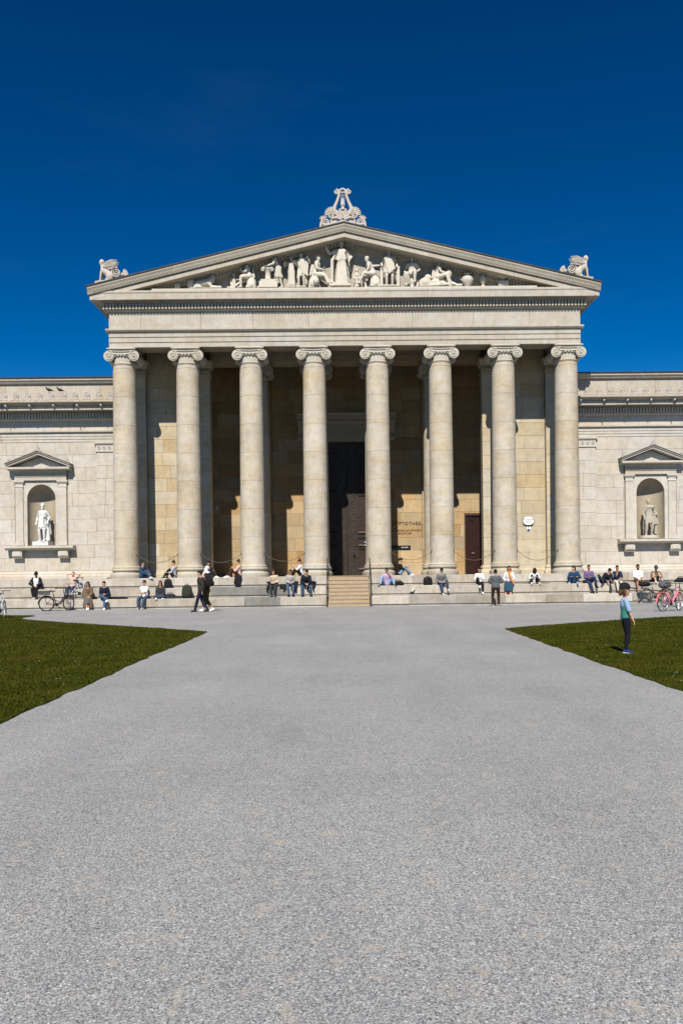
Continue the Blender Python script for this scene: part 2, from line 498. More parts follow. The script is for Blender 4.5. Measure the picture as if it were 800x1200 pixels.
for (yf, z0, hw) in PT:
    base, prof = tier_profile(yf, z0, yf + 0.95)
    top = z0 > 0.9
    for sx in (-1, 1):
        a, b = ((-hw - .04, -1.0) if sx < 0 else (1.06, hw + 0.08))
        n = round((b - a) / 1.95)
        xs = [a + (b - a) * i / n + (rnd.uniform(-.35, .35) if 0 < i < n else 0) for i in range(n + 1)]
        for i in range(n):
            col = jit(rnd.choice(STEPC), 0.09)
            xm = (xs[i] + xs[i + 1]) / 2
            if not top and -5.9 < xm < -3.6: col = jit((0.215, 0.215, 0.205), 0.06)       # grey replaced blocks
            if z0 < 0.1 and 4.2 < xm < 6.6: col = jit((0.30, 0.285, 0.25), 0.06)
            if z0 < 0.1 and 9.2 < xm < 12.5: col = jit((0.325, 0.295, 0.24), 0.06)
            MB().prism_x(prof, xs[i] + .004, xs[i + 1] - .004).build('step_block', M_STEP, stepped, color=col)
            MB().box(xs[i] + .003, xs[i + 1] - .003, yf + 0.055, yf + 0.9, z0 + 0.002, z0 + 0.102).build('base_course_block', M_STEP, stepped, color=jit(rnd.choice(STEPC), 0.07))
# ends of the platform towards the wings
for sx in (-1, 1):
    for (yf, z0, hw) in PT:
        e = hw * sx + (0.12 if sx > 0 else 0)
        MB().box(min(e, e - sx * 0.5), max(e, e - sx * 0.5), yf + 0.96, 45.0, z0 + 0.002, z0 + 0.488).build('end_block', M_STEP, stepped, color=jit(rnd.choice(STEPC), 0.06))
# portico floor
fl = MB()
fl.box(-11.75, 11.8, 42.76, 49.5, 1.445, 1.49)
fl.build('portico_floor', M_STEP, museum, color=(0.40, 0.36, 0.29))
# wings' tiers
for sx in (-1, 1):
    for (yf, z0, h, xin) in ((40.95, 0.0, 0.495, 13.66), (41.7, 0.495, 0.495, 12.9), (42.5, 0.99, 0.54, 12.22)):
        base, prof = tier_profile(yf, z0, yf + 1.2, h)
        L0, L1 = (xin if sx < 0 else xin + 0.1), 30.0
        n = round((L1 - L0) / 2.05)
        for i in range(n):
            a = L0 + (L1 - L0) * i / n; b = L0 + (L1 - L0) * (i + 1) / n
            xa, xb = sorted((sx * a, sx * b))
            MB().prism_x(prof, xa + .004, xb - .004).build('wing_step_block', M_STEP, stepped, color=jit(rnd.choice(STEPC), 0.07))
            MB().box(xa + .003, xb - .003, yf + 0.055, yf + 1.1, z0 + 0.002, z0 + 0.102).build('wing_base_block', M_STEP, stepped, color=jit(rnd.choice(STEPC), 0.07))
    xa, xb = sorted((sx * 12.9, sx * 30))
    MB().box(xa, xb, 43.0, 45.12, 0.9, 1.525).build('wing_terrace', M_STEP, museum, color=(0.40, 0.36, 0.29))

# ---- wooden stairs in the middle
st = MB().box(-0.98, 1.04, 40.3, 42.0, 0.0, 0.03).build('entrance_stair', M_WOOD, museum)
NS = 8
for i in range(NS):
    z1 = 1.485 * (i + 1) / NS; y0 = 40.22 + i * 0.205
    MB().bbox(-0.97, 1.03, y0, 42.0, z1 - 1.485 / NS + 0.003, z1 - 0.035, 0.006).build('riser', M_WOOD, st)
    MB().bbox(-0.975, 1.035, y0 - 0.025, min(42.0, y0 + 0.23), z1 - 0.034, z1, 0.008).build('tread', M_WOOD, st)
for x in (-1.03, 1.09):
    hr = MB()
    hr.box(x - .025, x + .025, 41.85, 41.9, 1.5, 2.36).box(x - .025, x + .025, 40.12, 40.17, 0.0, 0.95)
    hr.tube([(x, 40.1, 0.93), (x, 41.88, 2.36), (x, 42.1, 2.38)], 0.02, 8)
    hr.tube([(x, 40.12, 0.5), (x, 41.86, 1.92)], 0.015, 6)
    hr.build('handrail', M_RAIL, museum, smooth=True)

# ---- columns
CX = [-11.26, -8.043, -4.826, -1.609, 1.609, 4.826, 8.043, 11.26]
COL_Y, IN_Y = 42.75, 46.0
def shaft_r(z):
    t = (z - 2.0) / 10.3
    return 0.622 - 0.055 * t ** 1.6 if t > 0 else 0.622
zs = [2.02, 3.50, 4.92, 6.36, 7.78, 9.20, 10.64, 12.06, 12.34]
drum_me = []
for i in range(len(zs) - 1):
    a, b = zs[i], zs[i + 1]
    pr = []
    if i == 0: pr = [(0.70, a - 0.02), (0.70, a + 0.03), (0.645, a + 0.07), (0.626, a + 0.16)]
    else: pr = [(shaft_r(a) - 0.010, a + 0.002), (shaft_r(a), a + 0.010)]
    for k in range(1, 4): pr.append((shaft_r(a + (b - a) * k / 4), a + (b - a) * k / 4))
    if i == len(zs) - 2: pr += [(shaft_r(b - .1), b - .12), (shaft_r(b) + 0.03, b - 0.06), (shaft_r(b) + 0.05, b - 0.03), (shaft_r(b) + 0.03, b)]
    else: pr += [(shaft_r(b), b - 0.010), (shaft_r(b) - 0.010, b - 0.002)]
    drum_me.append(MB().lathe(pr, seg=56).mesh('drum', M_COL, True, 35))
base_me = MB().lathe([(0.80, 1.492), (0.80, 1.55), (0.815, 1.60), (0.80, 1.69), (0.74, 1.725), (0.70, 1.76), (0.68, 1.81), (0.70, 1.845), (0.735, 1.86), (0.75, 1.905), (0.735, 1.95), (0.70, 1.972), (0.69, 2.0), (0.30, 2.0), (0.30, 12.3)], seg=56).mesh('column', M_COL, True, 35)

def spiral(cx, cz, y, r0, r1, turns, sgn, n=40):
    pts = []
    for i in range(n + 1):
        t = i / n; a = PI / 2 - sgn * t * turns * 2 * PI
        r = r0 * (r1 / r0) ** t
        pts.append((cx + r * math.cos(a), y, cz + r * math.sin(a)))
    return pts
def capital_mesh():
    mb = MB()
    z0 = 12.34
    mb.lathe([(0.56, z0), (0.56, z0 + 0.30), (0.60, z0 + 0.33), (0.66, z0 + 0.40), (0.66, z0 + 0.44), (0.55, z0 + 0.46)], seg=40)
    for k in range(28):                                   # carved leaves round the necking
        a = 2 * PI * k / 28
        d = Vector((math.cos(a), math.sin(a), 0))
        mb.tube([d * 0.54 + Vector((0, 0, z0 + 0.02)), d * 0.545 + Vector((0, 0, z0 + 0.12)), d * 0.54 + Vector((0, 0, z0 + 0.2)), d * 0.545 + Vector((0, 0, z0 + 0.27))], [0.02, 0.042, 0.03, 0.038], 5)
    for k in range(24):                                   # egg moulding under the scrolls
        a = 2 * PI * k / 24
        mb.ball((0.62 * math.cos(a), 0.62 * math.sin(a), z0 + 0.37), 0.055, 0.055, 0.06, 6, 4)
    mb.box(-0.66, 0.66, -0.58, 0.58, z0 + 0.44, z0 + 0.66)
    for s in (-1, 1):                                     # bolsters and volutes
        cx, cz = s * 0.625, z0 + 0.345
        rings = []
        for y, r in ((-0.60, 0.265), (-0.52, 0.265), (-0.45, 0.235), (-0.15, 0.185), (0, 0.20), (0.15, 0.185), (0.45, 0.235), (0.52, 0.265), (0.60, 0.265)):
            rings.append([(cx + r * math.cos(2 * PI * k / 24), y, cz + r * math.sin(2 * PI * k / 24)) for k in range(24)])
        mb.loft(rings)
        for fy in (-0.605, 0.605):
            mb.tube(spiral(cx, cz, fy, 0.255, 0.055, 2.3, -s), [0.036 * (1 - 0.5 * i / 40) for i in range(41)], 6)
            mb.ball((cx, fy, cz), 0.06, 0.05, 0.06, 10, 6)
    for fy in (-0.60, 0.60):                              # sagging channel between the volutes
        for r_, zz in ((0.03, 0.60), (0.03, 0.46)):
            mb.tube([(-0.62, fy, z0 + zz), (-0.3, fy, z0 + zz - 0.03), (0, fy, z0 + zz - 0.045), (0.3, fy, z0 + zz - 0.03), (0.62, fy, z0 + zz)], r_, 6)
    # abacus
    rings = []
    for hw, z in ((0.66, 0.655), (0.72, 0.68), (0.72, 0.72), (0.68, 0.745), (0.60, 0.75), (0.60, 0.785)):
        rings.append([(-hw, -hw * 0.93, z0 + z), (hw, -hw * 0.93, z0 + z), (hw, hw * 0.93, z0 + z), (-hw, hw * 0.93, z0 + z)])
    mb.loft(rings)
    return mb.mesh('capital', M_CARVE, True, 40)
cap_me = capital_mesh()
def column(x, y, tone=None):
    c = link('column', base_me, museum, jit(tone or (0.43, 0.40, 0.34), 0.04), (x, y, 0))
    for me in drum_me:
        d = link('drum', me, c, jit(tone or rnd.choice(GREYC), 0.03, 0.5))
        d.rotation_euler = (0, 0, rnd.uniform(0, 6))
    link('capital', cap_me, c, jit((0.46, 0.425, 0.36), 0.03))
for x in CX: column(x, COL_Y)
for x in CX[2:6]: column(x, IN_Y)

# ---- architrave, frieze, horizontal cornice
AY = 42.17
arch = MB().box(-11.9, 11.9, AY + 0.1, 43.32, 13.14, 14.9).box(-11.88, -10.85, 43.325, 50, 13.13, 14.9).box(10.85, 11.88, 43.325, 50, 13.13, 14.9).build('entablature', M_STONE, museum, color=(0.36, 0.32, 0.25))
aprof = [(43.35, 13.128), (AY + 0.07, 13.128), (AY + 0.07, 13.36), (AY + 0.035, 13.375), (AY + 0.035, 13.61), (AY, 13.625), (AY, 13.86), (AY + 0.1, 13.86), (AY + 0.1, 13.89)]
xb = [-11.88] + CX[1:7] + [11.88]
for i in range(7):
    MB().prism_x(aprof[:8] + [(AY + 0.1, 13.88), (AY + 0.3, 13.88), (AY + .3, 13.14)] if False else [(AY + 0.3, 13.128)] + aprof[1:8] + [(AY + 0.3, 13.86)], xb[i] + .004, xb[i + 1] - .004).build('architrave_block', M_STONE, arch, color=jit(rnd.choice(WARME[3:4] + WARME[5:6] + [CREAM]), 0.05))
run_blocks(arch, 'architrave_moulding', [(AY + .3, 13.864), (AY - 0.02, 13.864), (AY - 0.05, 13.90), (AY - 0.13, 13.94), (AY - 0.13, 14.02), (AY + .3, 14.04)], -12.02, 12.02, 3.0, [CREAM])
eg = MB()
for k in range(200):
    eg.ball((-11.95 + 23.9 * k / 199, AY - 0.075, 13.905), 0.035, 0.035, 0.045, 5, 3)
tag(eg.build('egg_moulding', M_CARVE, arch, color=CREAM, smooth=True), kind='stuff')
ashlar(arch, 'frieze_block', -11.86, 11.86, 14.045, 14.87, 0.8, AY + 0.01, 0.3, 2.2, 3.1, [CREAM, WARME[3], WARME[5], WARME[1]], amt=0.03)
run_blocks(arch, 'bed_moulding', [(AY + .3, 14.875), (AY - 0.02, 14.875), (AY - 0.06, 14.91), (AY - 0.10, 14.94), (AY - .10, 15.26), (AY - .26, 15.31), (AY - .26, 15.37), (AY + .3, 15.37)], -12.08, 12.08, 3.4, [WARME[0]])
dn = MB()
nd = 148
for k in range(nd):
    x = -12.15 + 24.3 * (k + .5) / nd
    dn.box(x - 0.05, x + 0.05, AY - 0.22, AY - 0.099, 14.97, 15.25)
tag(dn.build('dentils', M_STONE, arch, color=WARME[0]), kind='stuff')
lv = MB()
for k in range(190):
    lv.ball((-12.1 + 24.2 * k / 189, AY - 0.235, 15.29), 0.045, 0.04, 0.04, 5, 3)
tag(lv.build('leaf_moulding', M_CARVE, arch, color=WARME[0], smooth=True), kind='stuff')
GY = AY - 0.55                                           # front of the horizontal cornice
gprof = [(AY + .6, 15.374), (GY + .2, 15.374), (GY + .14, 15.35), (GY + .04, 15.35), (GY + .03, 15.62), (GY + .02, 15.66), (GY, 15.68), (GY, 15.77), (GY + .03, 15.79), (AY + .6, 15.80)]
run_blocks(arch, 'cornice_block', gprof, -12.66, 12.70, 2.9, [CREAM, WARME[3], WARME[5]], amt=0.03)
for sx in (-1, 1):                                        # cornice along the flanks
    x0, x1 = sorted((sx * 11.89, sx * 12.66))
    MB().box(x0, x1, AY + 0.61, 56, 15.37, 15.8).build('flank_cornice', M_STONE, arch, color=CREAM)
    x0, x1 = sorted((sx * 11.87, sx * 12.02))
    MB().box(x0, x1, AY + 0.31, 56, 14.92, 15.365).build('flank_moulding', M_STONE, arch, color=WARME[0])
    f = MB()
    for k in range(80):
        y = 42.7 + k * 0.165
        x0, x1 = sorted((sx * 12.021, sx * 12.16))
        f.box(x0, x1, y - .05, y + .05, 14.97, 15.25)
    tag(f.build('flank_dentils', M_STONE, arch, color=WARME[0]), kind='stuff')

# ---- pediment
SL = 0.2410; ZT = 19.04
TY = AY + 0.40                                            # plane of the tympanum
ped = MB().prism_y([(-11.5, 15.81), (11.5, 15.81), (0, 15.81 + 11.5 * SL * .96)], TY + 0.11, TY + 0.7).build('pediment', M_STONE, museum, color=MORTAR)
def clip_poly_course(z0, z1, a, b):
    """part of the rectangle a..b, z0..z1 that lies under the raking line z = zt - SL*|x|"""
    zt = ZT - 0.80
    pts = []
    for x in np.linspace(a, b, 9):
        pts.append((float(x), min(z1, zt - SL * abs(x))))
    if max(p[1] for p in pts) < z0 + 0.05: return None
    top = [(x, max(z0 + 0.003, z)) for x, z in pts]
    return [(a, z0), (b, z0)] + top[::-1]
z = 15.81
for ch in (0.62, 0.62, 0.62, 0.57):
    hw = (ZT - 0.80 - z) / SL
    n = max(1, round(2 * hw / 2.0)); off = rnd.uniform(-.3, .3)
    xs = [-hw] + [-hw + 2 * hw * i / n + off for i in range(1, n)] + [hw]
    for i in range(n):
        p = clip_poly_course(z + .003, z + ch - .003, xs[i] + .003, xs[i + 1] - .003)
        if p: MB().prism_y(p, TY + rnd.uniform(0, .006), TY + 0.12).build('tympanum_block', M_STONE, ped, color=jit(rnd.choice([CREAM, WARME[0], WARME[2], WARME[4]]), 0.05))
    z += ch
MB().box(-9.6, 9.6, GY + 0.12, TY - .01, 15.805, 15.90).build('statue_ledge', M_CARVE, ped, color=(0.50, 0.47, 0.41))
def rake(prof, name, m, n, cols, x0=0.0, x1=12.74, gap=.005, amt=.05):
    """profile [(y, dz below the top line)] run down both slopes in n stones"""
    for s in (-1, 1):
        for i in range(n):
            a = x0 + (x1 - x0) * i / n + (gap / 2 if i else 0); b = x0 + (x1 - x0) * (i + 1) / n - gap / 2
            rg = [[(s * x, y, ZT - SL * x + d) for y, d in prof] for x in (a, b)]
            MB().loft(rg).build(name, m, ped, color=jit(rnd.choice(cols), amt))
BK = TY + .05
rake([(BK, -0.40), (GY - .05, -0.40), (GY - .06, -0.36), (GY - .09, -0.27), (GY - .14, -0.16), (GY - .16, -0.13), (GY - .16, -0.035), (BK, -0.035)], 'raking_sima_block', M_CARVE, 6, [(0.39, 0.35, 0.285), (0.42, 0.38, 0.315)])
rake([(BK, -0.405), (GY + .06, -0.405), (GY + .03, -0.43), (GY + .03, -0.66), (GY + .08, -0.67), (GY + .16, -0.655), (BK, -0.655)], 'raking_cornice_block', M_STONE, 6, [CREAM, WARME[0], WARME[4], WARME[1], WARME[3]], x1=12.65, amt=.05)
rake([(BK, -0.66), (TY - .40, -0.66), (TY - .38, -0.70), (TY - .26, -0.72), (TY - .26, -0.84), (TY - .1, -0.88), (BK, -0.94)], 'raking_bed_moulding', M_STONE, 5, [WARME[0]], x1=11.0)
dn = MB(); sm = MB()
for s in (-1, 1):
    for k in range(66):
        x = s * (0.12 + k * 0.165); t = ZT - SL * abs(x)
        dn.box(x - .05, x + .05, TY - .37, TY - .259, t - 0.845, t - 0.72)
    for k in range(105):                                   # palmette relief along the sima
        x = s * (0.06 + k * 0.119); t = ZT - SL * abs(x)
        sm.ball((x, GY - .075, t - 0.25), 0.042, 0.05, 0.095, 6, 4)
        sm.ball((x + .06, GY - .05, t - 0.335), 0.03, 0.04, 0.04, 5, 3)
tag(dn.build('raking_dentils', M_STONE, ped, color=WARME[0]), kind='stuff')
tag(sm.build('sima_relief', M_CARVE, ped, color=(0.43, 0.395, 0.33), smooth=True), kind='stuff')
# roof behind the pediment
for s in (-1, 1):
    rf = MB()
    rf.loft([[(s * x, y, ZT - SL * x + d) for y, d in ((GY - .2, -0.032), (56, -0.032), (56, 0.03), (GY - .2, 0.03))] for x in (0.0, 12.80)])
    for k in range(11):
        x = s * (0.6 + k * 1.15); t = ZT - SL * abs(x)
        rf.box(x - .03, x + .03, GY - .18, 56, t + 0.02, t + 0.06)
    rf.build('roof', M_ROOF, museum)
MB().prism_y([(-11.9, 15.81), (11.9, 15.81), (0, 18.4)], 44, 55.9).build('roof_core', M_STONE, museum, color=MORTAR)
MB().box(-11.99, 11.99, 50.0, 56, 0.0, 15.36).build('hall_wall', M_STONE, museum, color=CREAM)

# ---- portico ceiling and inner beams
cb = MB()
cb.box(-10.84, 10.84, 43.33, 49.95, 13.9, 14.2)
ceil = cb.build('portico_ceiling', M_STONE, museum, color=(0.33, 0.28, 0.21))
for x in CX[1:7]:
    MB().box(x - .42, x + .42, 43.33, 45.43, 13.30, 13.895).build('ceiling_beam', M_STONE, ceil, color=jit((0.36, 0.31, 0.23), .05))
for i in range(7):
    a = CX[i] + (0.43 if i else 0.48); b = CX[i + 1] - (0.43 if i < 6 else 0.48)
    for y in (43.95, 44.75):
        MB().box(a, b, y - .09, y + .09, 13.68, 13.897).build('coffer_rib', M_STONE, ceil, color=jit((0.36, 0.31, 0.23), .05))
xs_in = [-8.6] + CX[2:6] + [8.6]
for i in range(5):
    MB().prism_x([(46.55, 13.13), (45.51, 13.13), (45.51, 13.38), (45.48, 13.39), (45.48, 13.64), (45.45, 13.65), (45.45, 13.895), (46.55, 13.895)], xs_in[i] + .003, xs_in[i + 1] - .003).build('inner_architrave_block', M_STONE, ceil, color=jit(rnd.choice(OCHRE[3:4] + SIDEW[:2]), .05))

# ---- portico walls
pw = MB()
pw.box(-8.9, -1.85, 48.78, 49.34, 1.49, 13.898).box(1.85, 6.85, 48.78, 49.34, 1.49, 13.898).box(-1.849, 1.849, 48.78, 49.34, 9.3, 13.898).box(6.851, 8.9, 48.78, 49.34, 5.0, 13.898).box(8.22, 8.9, 48.78, 49.34, 1.49, 4.999)
for s in (-1, 1):
    x0, x1 = sorted((s * 8.6, s * 8.9)); pw.box(x0, x1, 45.74, 48.775, 1.49, 13.897)
    x0, x1 = sorted((s * 7.34, s * 11.9)); pw.box(x0, x1, 45.33, 45.73, 1.49, 13.897)
pwall = pw.build('portico_wall', M_STONE, museum, color=(0.22, 0.155, 0.085))
ashlar(pwall, 'wall_block', -8.58, 8.58, 1.49, 13.897, 0.72, 48.75, 0.04, 1.15, 1.9, OCHRE,
       holes=[(-2.35, 2.35, 1.4, 10.0), (6.80, 8.25, 1.4, 5.05), (-5.36, -4.34, 1.4, 13.9), (4.34, 5.36, 1.4, 13.9)], amt=0.13)
for x in (-4.85, 4.85):
    ashlar(pwall, 'pilaster_block', x - 0.5, x + 0.5, 1.49, 13.1, 0.72, 48.61, 0.17, 1.0, 1.05, OCHRE, amt=0.10)
    MB().prism_x([(48.78, 13.1), (48.57, 13.12), (48.53, 13.3), (48.47, 13.36), (48.47, 13.5), (48.78, 13.5)], x - .58, x + .58).build('pilaster_capital', M_CARVE, pwall, color=OCHRE[3])
for s in (-1, 1):
    a, b = sorted((s * 8.62, s * 10.74))
    ashlar(pwall, 'side_wall_block', a, b, 1.95, 13.89, 0.72, 45.3, 0.04, 1.0, 1.6, SIDEW, amt=0.075)
    MB().prism_x([(45.33, 1.492), (45.2, 1.492), (45.2, 1.72), (45.25, 1.78), (45.27, 1.95), (45.33, 1.95)], a, b).build('wall_socle', M_STONE, pwall, color=SIDEW[1])
    for (c0, c1) in ((7.32, 8.6), (10.76, 11.92)):
        a, b = sorted((s * c0, s * c1))
        ashlar(pwall, 'anta_block', a, b, 1.99, 12.32, 0.74, 45.05, 0.66, 1.3, 1.5, SIDEW[:2] + SIDEW[3:4] + GREYC[:1], amt=0.06)
        MB().loft([[(a - d, 45.05 - d, z), (b + d, 45.05 - d, z), (b + d, 45.72, z), (a - d, 45.72, z)] for d, z in ((0.16, 1.492), (0.16, 1.62), (0.12, 1.72), (0.07, 1.78), (0.09, 1.86), (0.03, 1.95), (0.01, 1.99))]).build('anta_base', M_STONE, pwall, color=jit(SIDEW[1], .03))
        ac = MB().loft([[(a - d, 45.05 - d, z), (b + d, 45.05 - d, z), (b + d, 45.7, z), (a - d, 45.7, z)] for d, z in ((0.005, 12.325), (0.05, 12.35), (0.05, 12.39), (0.02, 12.41), (0.02, 12.72), (0.08, 12.76), (0.13, 12.84), (0.13, 12.92), (0.19, 12.98), (0.19, 13.12))])
        for k in range(9):
            x = a + (b - a) * (k + .5) / 9
            ac.tube([(x, 45.03, 12.43), (x, 44.97, 12.56), (x, 44.99, 12.7)], [.02, .05, .035], 5)
        ac.build('anta_capital', M_CARVE, pwall, color=jit(SIDEW[1], .03))

# ---- main bronze door in its stone frame
df = MB()
for s in (-1, 1):
    a, b = sorted((s * 1.86, s * 2.36)); df.box(a, b, 48.57, 48.8, 1.49, 9.28)
    a, b = sorted((s * 1.9, s * 2.12)); df.box(a, b, 48.54, 48.565, 1.49, 9.3)
    a, b = sorted((s * 2.42, s * 2.78)); df.prism_x([(48.78, 9.35), (48.6, 9.35), (48.45, 9.5), (48.55, 9.75), (48.35, 10.2), (48.23, 10.45), (48.78, 10.45)], a, b)
df.box(-2.36, 2.36, 48.57, 48.8, 9.285, 9.52).box(-2.36, 2.36, 48.54, 48.8, 9.525, 9.78).box(-2.36, 2.36, 48.59, 48.8, 9.785, 10.28)
df.prism_x([(48.78, 10.285), (48.5, 10.285), (48.45, 10.34), (48.35, 10.5), (48.1, 10.52), (48.1, 10.74), (48.03, 10.85), (48.78, 10.85)], -2.85, 2.85)
frame = df.build('door_frame', M_CARVE, museum, color=(0.42, 0.36, 0.27))
fd = MB()
for k in range(36):
    x = -2.6 + 5.2 * k / 35; fd.box(x - .035, x + .035, 48.25, 48.35, 10.38, 10.5)
tag(fd.build('door_dentils', M_CARVE, frame, color=(0.42, 0.36, 0.27)), kind='stuff')
for s in (-1, 1):
    a, b = sorted((s * 0.008, s * 1.85))
    leaf = MB().box(a, b, 48.71, 48.79, 1.50, 9.28).build('door_leaf', M_BRONZE, museum)
    xi, xo = 0.68, 1.5
    panels = [(1.92, 2.98), (3.30, 3.62), (4.05, 6.1), (6.45, 8.75)]
    for (z0, z1) in panels:
        a, b = sorted((s * xi, s * xo))
        pm = MB()
        t = .07
        pm.prism_x([(48.705, z0 - t), (48.62, z0 - t), (48.66, z0), (48.705, z0)], a - t, b + t)
        pm.prism_x([(48.705, z1 + t), (48.62, z1 + t), (48.66, z1), (48.705, z1)], a - t, b + t)
        pm.box(a - t, a, 48.63, 48.705, z0, z1).box(b, b + t, 48.63, 48.705, z0, z1)
        f = pm.build('panel_frame', M_BRONZE, leaf)
        MB().box(a + .001, b - .001, 48.685, 48.707, z0 + .001, z1 - .001).build('door_panel', M_BRONZE_P, leaf)
    for k in range(20):
        z = 1.75 + k * 0.375
        for x in (0.36, 1.68):
            MB().ball((s * x, 48.695, z), 0.042, 0.042, 0.042, 8, 4).build('stud', M_STUD, leaf, smooth=True)
    for z in (1.74, 3.14, 3.78):
        for x in (0.85, 1.3):
            MB().ball((s * x, 48.695, z), 0.036, 0.04, 0.036, 8, 4).build('stud', M_STUD, leaf, smooth=True)
    MB().box(s * 0.03 - .02 if s > 0 else -0.05, s * 0.03 + .02 if s > 0 else -0.01, 48.68, 48.71, 1.5, 9.26).build('edge_strip', M_BRONZE, leaf)
    MB().tube([(s * 0.36, 48.69, 2.68), (s * 0.36, 48.59, 2.68)], [.05, .07], 8).build('door_knob', M_BLACK, leaf, smooth=True)
ds = thing('door_notice', 'small blue and white notice fixed on the dark bronze door', 'notice', (1.15, 48.64, 3.35))
MB().box(-0.22, 0.3, -0.012, 0.0, -0.14, 0.14).build('board', M_SIGNB, ds)
for z in (-0.09, 0.085): MB().box(-0.18, 0.28, -0.016, -0.0125, z - .018, z + .018).build('white_line', M_SIGNW, ds)

# ---- brown side door
sd = MB().box(6.86, 8.21, 48.63, 48.77, 1.50, 4.98).build('side_door', M_BROWN, museum)
sp = MB().box(6.86, 6.95, 48.57, 48.629, 1.50, 4.98).box(8.12, 8.21, 48.57, 48.629, 1.50, 4.98).box(6.951, 8.119, 48.57, 48.629, 4.88, 4.98)
sp.build('side_door_frame', M_BROWN, sd)
MB().box(7.02, 8.06, 48.612, 48.629, 1.62, 4.78).build('side_door_panel', M_BROWN, sd)
MB().tube([(7.2, 48.61, 2.72), (7.2, 48.53, 2.72), (7.34, 48.53, 2.72)], .02, 6).build('door_handle', M_STUD, sd)
MB().box(7.06, 7.30, 48.6, 48.611, 4.56, 4.68).build('door_label', M_BLACK, sd)

# ---- lettering and plaques
def text_mesh(txt, size, spacing=1.0, depth=0.01, align='CENTER'):
    cu = bpy.data.curves.new('letters', 'FONT')
    cu.body = txt; cu.size = size; cu.extrude = depth; cu.align_x = align; cu.space_character = spacing; cu.resolution_u = 2
    o = bpy.data.objects.new('letters_tmp', cu); C.objects.link(o)
    bpy.context.view_layer.update()
    me = bpy.data.meshes.new_from_object(o.evaluated_get(bpy.context.evaluated_depsgraph_get()))
    bpy.data.objects.remove(o); bpy.data.curves.remove(cu)
    me.transform(Matrix.Rotation(R(90), 4, 'X'))
    return me
def text(name, txt, size, loc, parent, m, spacing=1.0, depth=0.01, rz=0):
    me = text_mesh(txt, size, spacing, depth); me.materials.clear(); me.materials.append(m)
    return link(name, me, parent, None, loc)
WX = 3.36
text('lettering', 'GLYPTOTHEK', 0.255, (WX, 48.735, 4.42), museum, M_INK, 1.22, 0.014)
text('lettering', 'GRIECHISCHE UND RÖMISCHE', 0.135, (WX, 48.74, 4.05), museum, M_INK, 1.0, 0.008)
text('lettering', 'SKULPTUREN', 0.135, (WX, 48.74, 3.88), museum, M_INK, 1.0, 0.008)
bp = thing('black_plaque', 'long black plaque on the ochre wall under the museum lettering', 'plaque', (3.10, 48.73, 3.10))
MB().box(-0.62, 0.56, -0.03, 0.02, -0.115, 0.115).build('panel', M_BLACK, bp)
for k, (a, b) in enumerate(((0.02, 0.16), (0.19, 0.42))):
    MB().box(a, b, -0.034, -0.0305, -0.03, 0.035).build('print_line', M_SIGNG, bp)
# oval information plaque and the small blue-and-white shield below it
op = thing('oval_plaque', 'white oval enamel plaque with printed lines on the right portico wall', 'plaque', (9.79, 45.27, 4.36))
rings = []
for y, k in ((0.03, 1.0), (-0.05, 1.0), (-0.06, 0.96)):
    rings.append([(0.30 * k * math.copysign(abs(math.cos(a)) ** 0.7, math.cos(a)), y, 0.245 * k * math.copysign(abs(math.sin(a)) ** 0.8, math.sin(a))) for a in [2 * PI * i / 32 for i in range(32)]])
MB().loft(rings).build('rim', M_DARK, op)
MB().loft([[(x * 0.95, y - 0.012, z * 0.94) for x, y, z in rings[1]], [(x * 0.92, y - 0.02, z * 0.91) for x, y, z in rings[1]]]).build('face', M_SIGNW, op)
text('title_print', 'GLYPTOTHEK', 0.085, (0, -0.075, 0.05), op, M_INK, 1.0, 0.002)
for k in range(5):
    MB().box(-0.19 + .012 * k, 0.19 - .012 * k, -0.0735, -0.0705, 0.02 - k * .04, 0.034 - k * .04).build('print_line', M_SIGNG, op)
sh = thing('shield_sign', 'small blue and white shield sign on the wall below the white oval plaque', 'sign', (9.80, 45.285, 3.93))
MB().prism_y([(-0.10, 0.14), (0.10, 0.14), (0.10, -0.05), (0, -0.16), (-0.10, -0.05)], -0.012, 0.01).build('plate', M_SIGNW, sh)
MB().prism_y([(-0.09, -0.045), (0, 0.0), (0.09, -0.045), (0, -0.145)], -0.016, -0.0125).build('lower_field', M_SIGNB, sh)
MB().prism_y([(-0.07, 0.13), (0.07, 0.13), (0.0, 0.065)], -0.016, -0.0125).build('upper_field', M_SIGNB, sh)
# wall lamp of the recess
wl = MB().ball((-7.58, 48.55, 5.5), 0.07, 0.07, 0.09, 8, 5).tube([(-7.58, 48.75, 5.4), (-7.58, 48.55, 5.45)], .02, 6)
wl.build('wall_lamp', M_SIGNW, museum, smooth=True)

# ---- chains between the columns
def chain(x0, x1, zmid, zend=2.68):
    pts = []
    for i in range(17):
        t = i / 16
        pts.append((x0 + (x1 - x0) * t, COL_Y - 0.25, zend + (zmid - zend) * (1 - (2 * t - 1) ** 2)))
    mb = MB().tube(pts, 0.014, 6)
    mb.ball(pts[0], .05, .05, .05, 6, 4).ball(pts[-1], .05, .05, .05, 6, 4)
    return mb.build('barrier_chain', M_CHAIN, museum, smooth=True)
for i in (0, 1, 2, 4, 5, 6):
    chain(CX[i] + 0.57, CX[i + 1] - 0.57, 2.22 + rnd.uniform(-.05, .08))

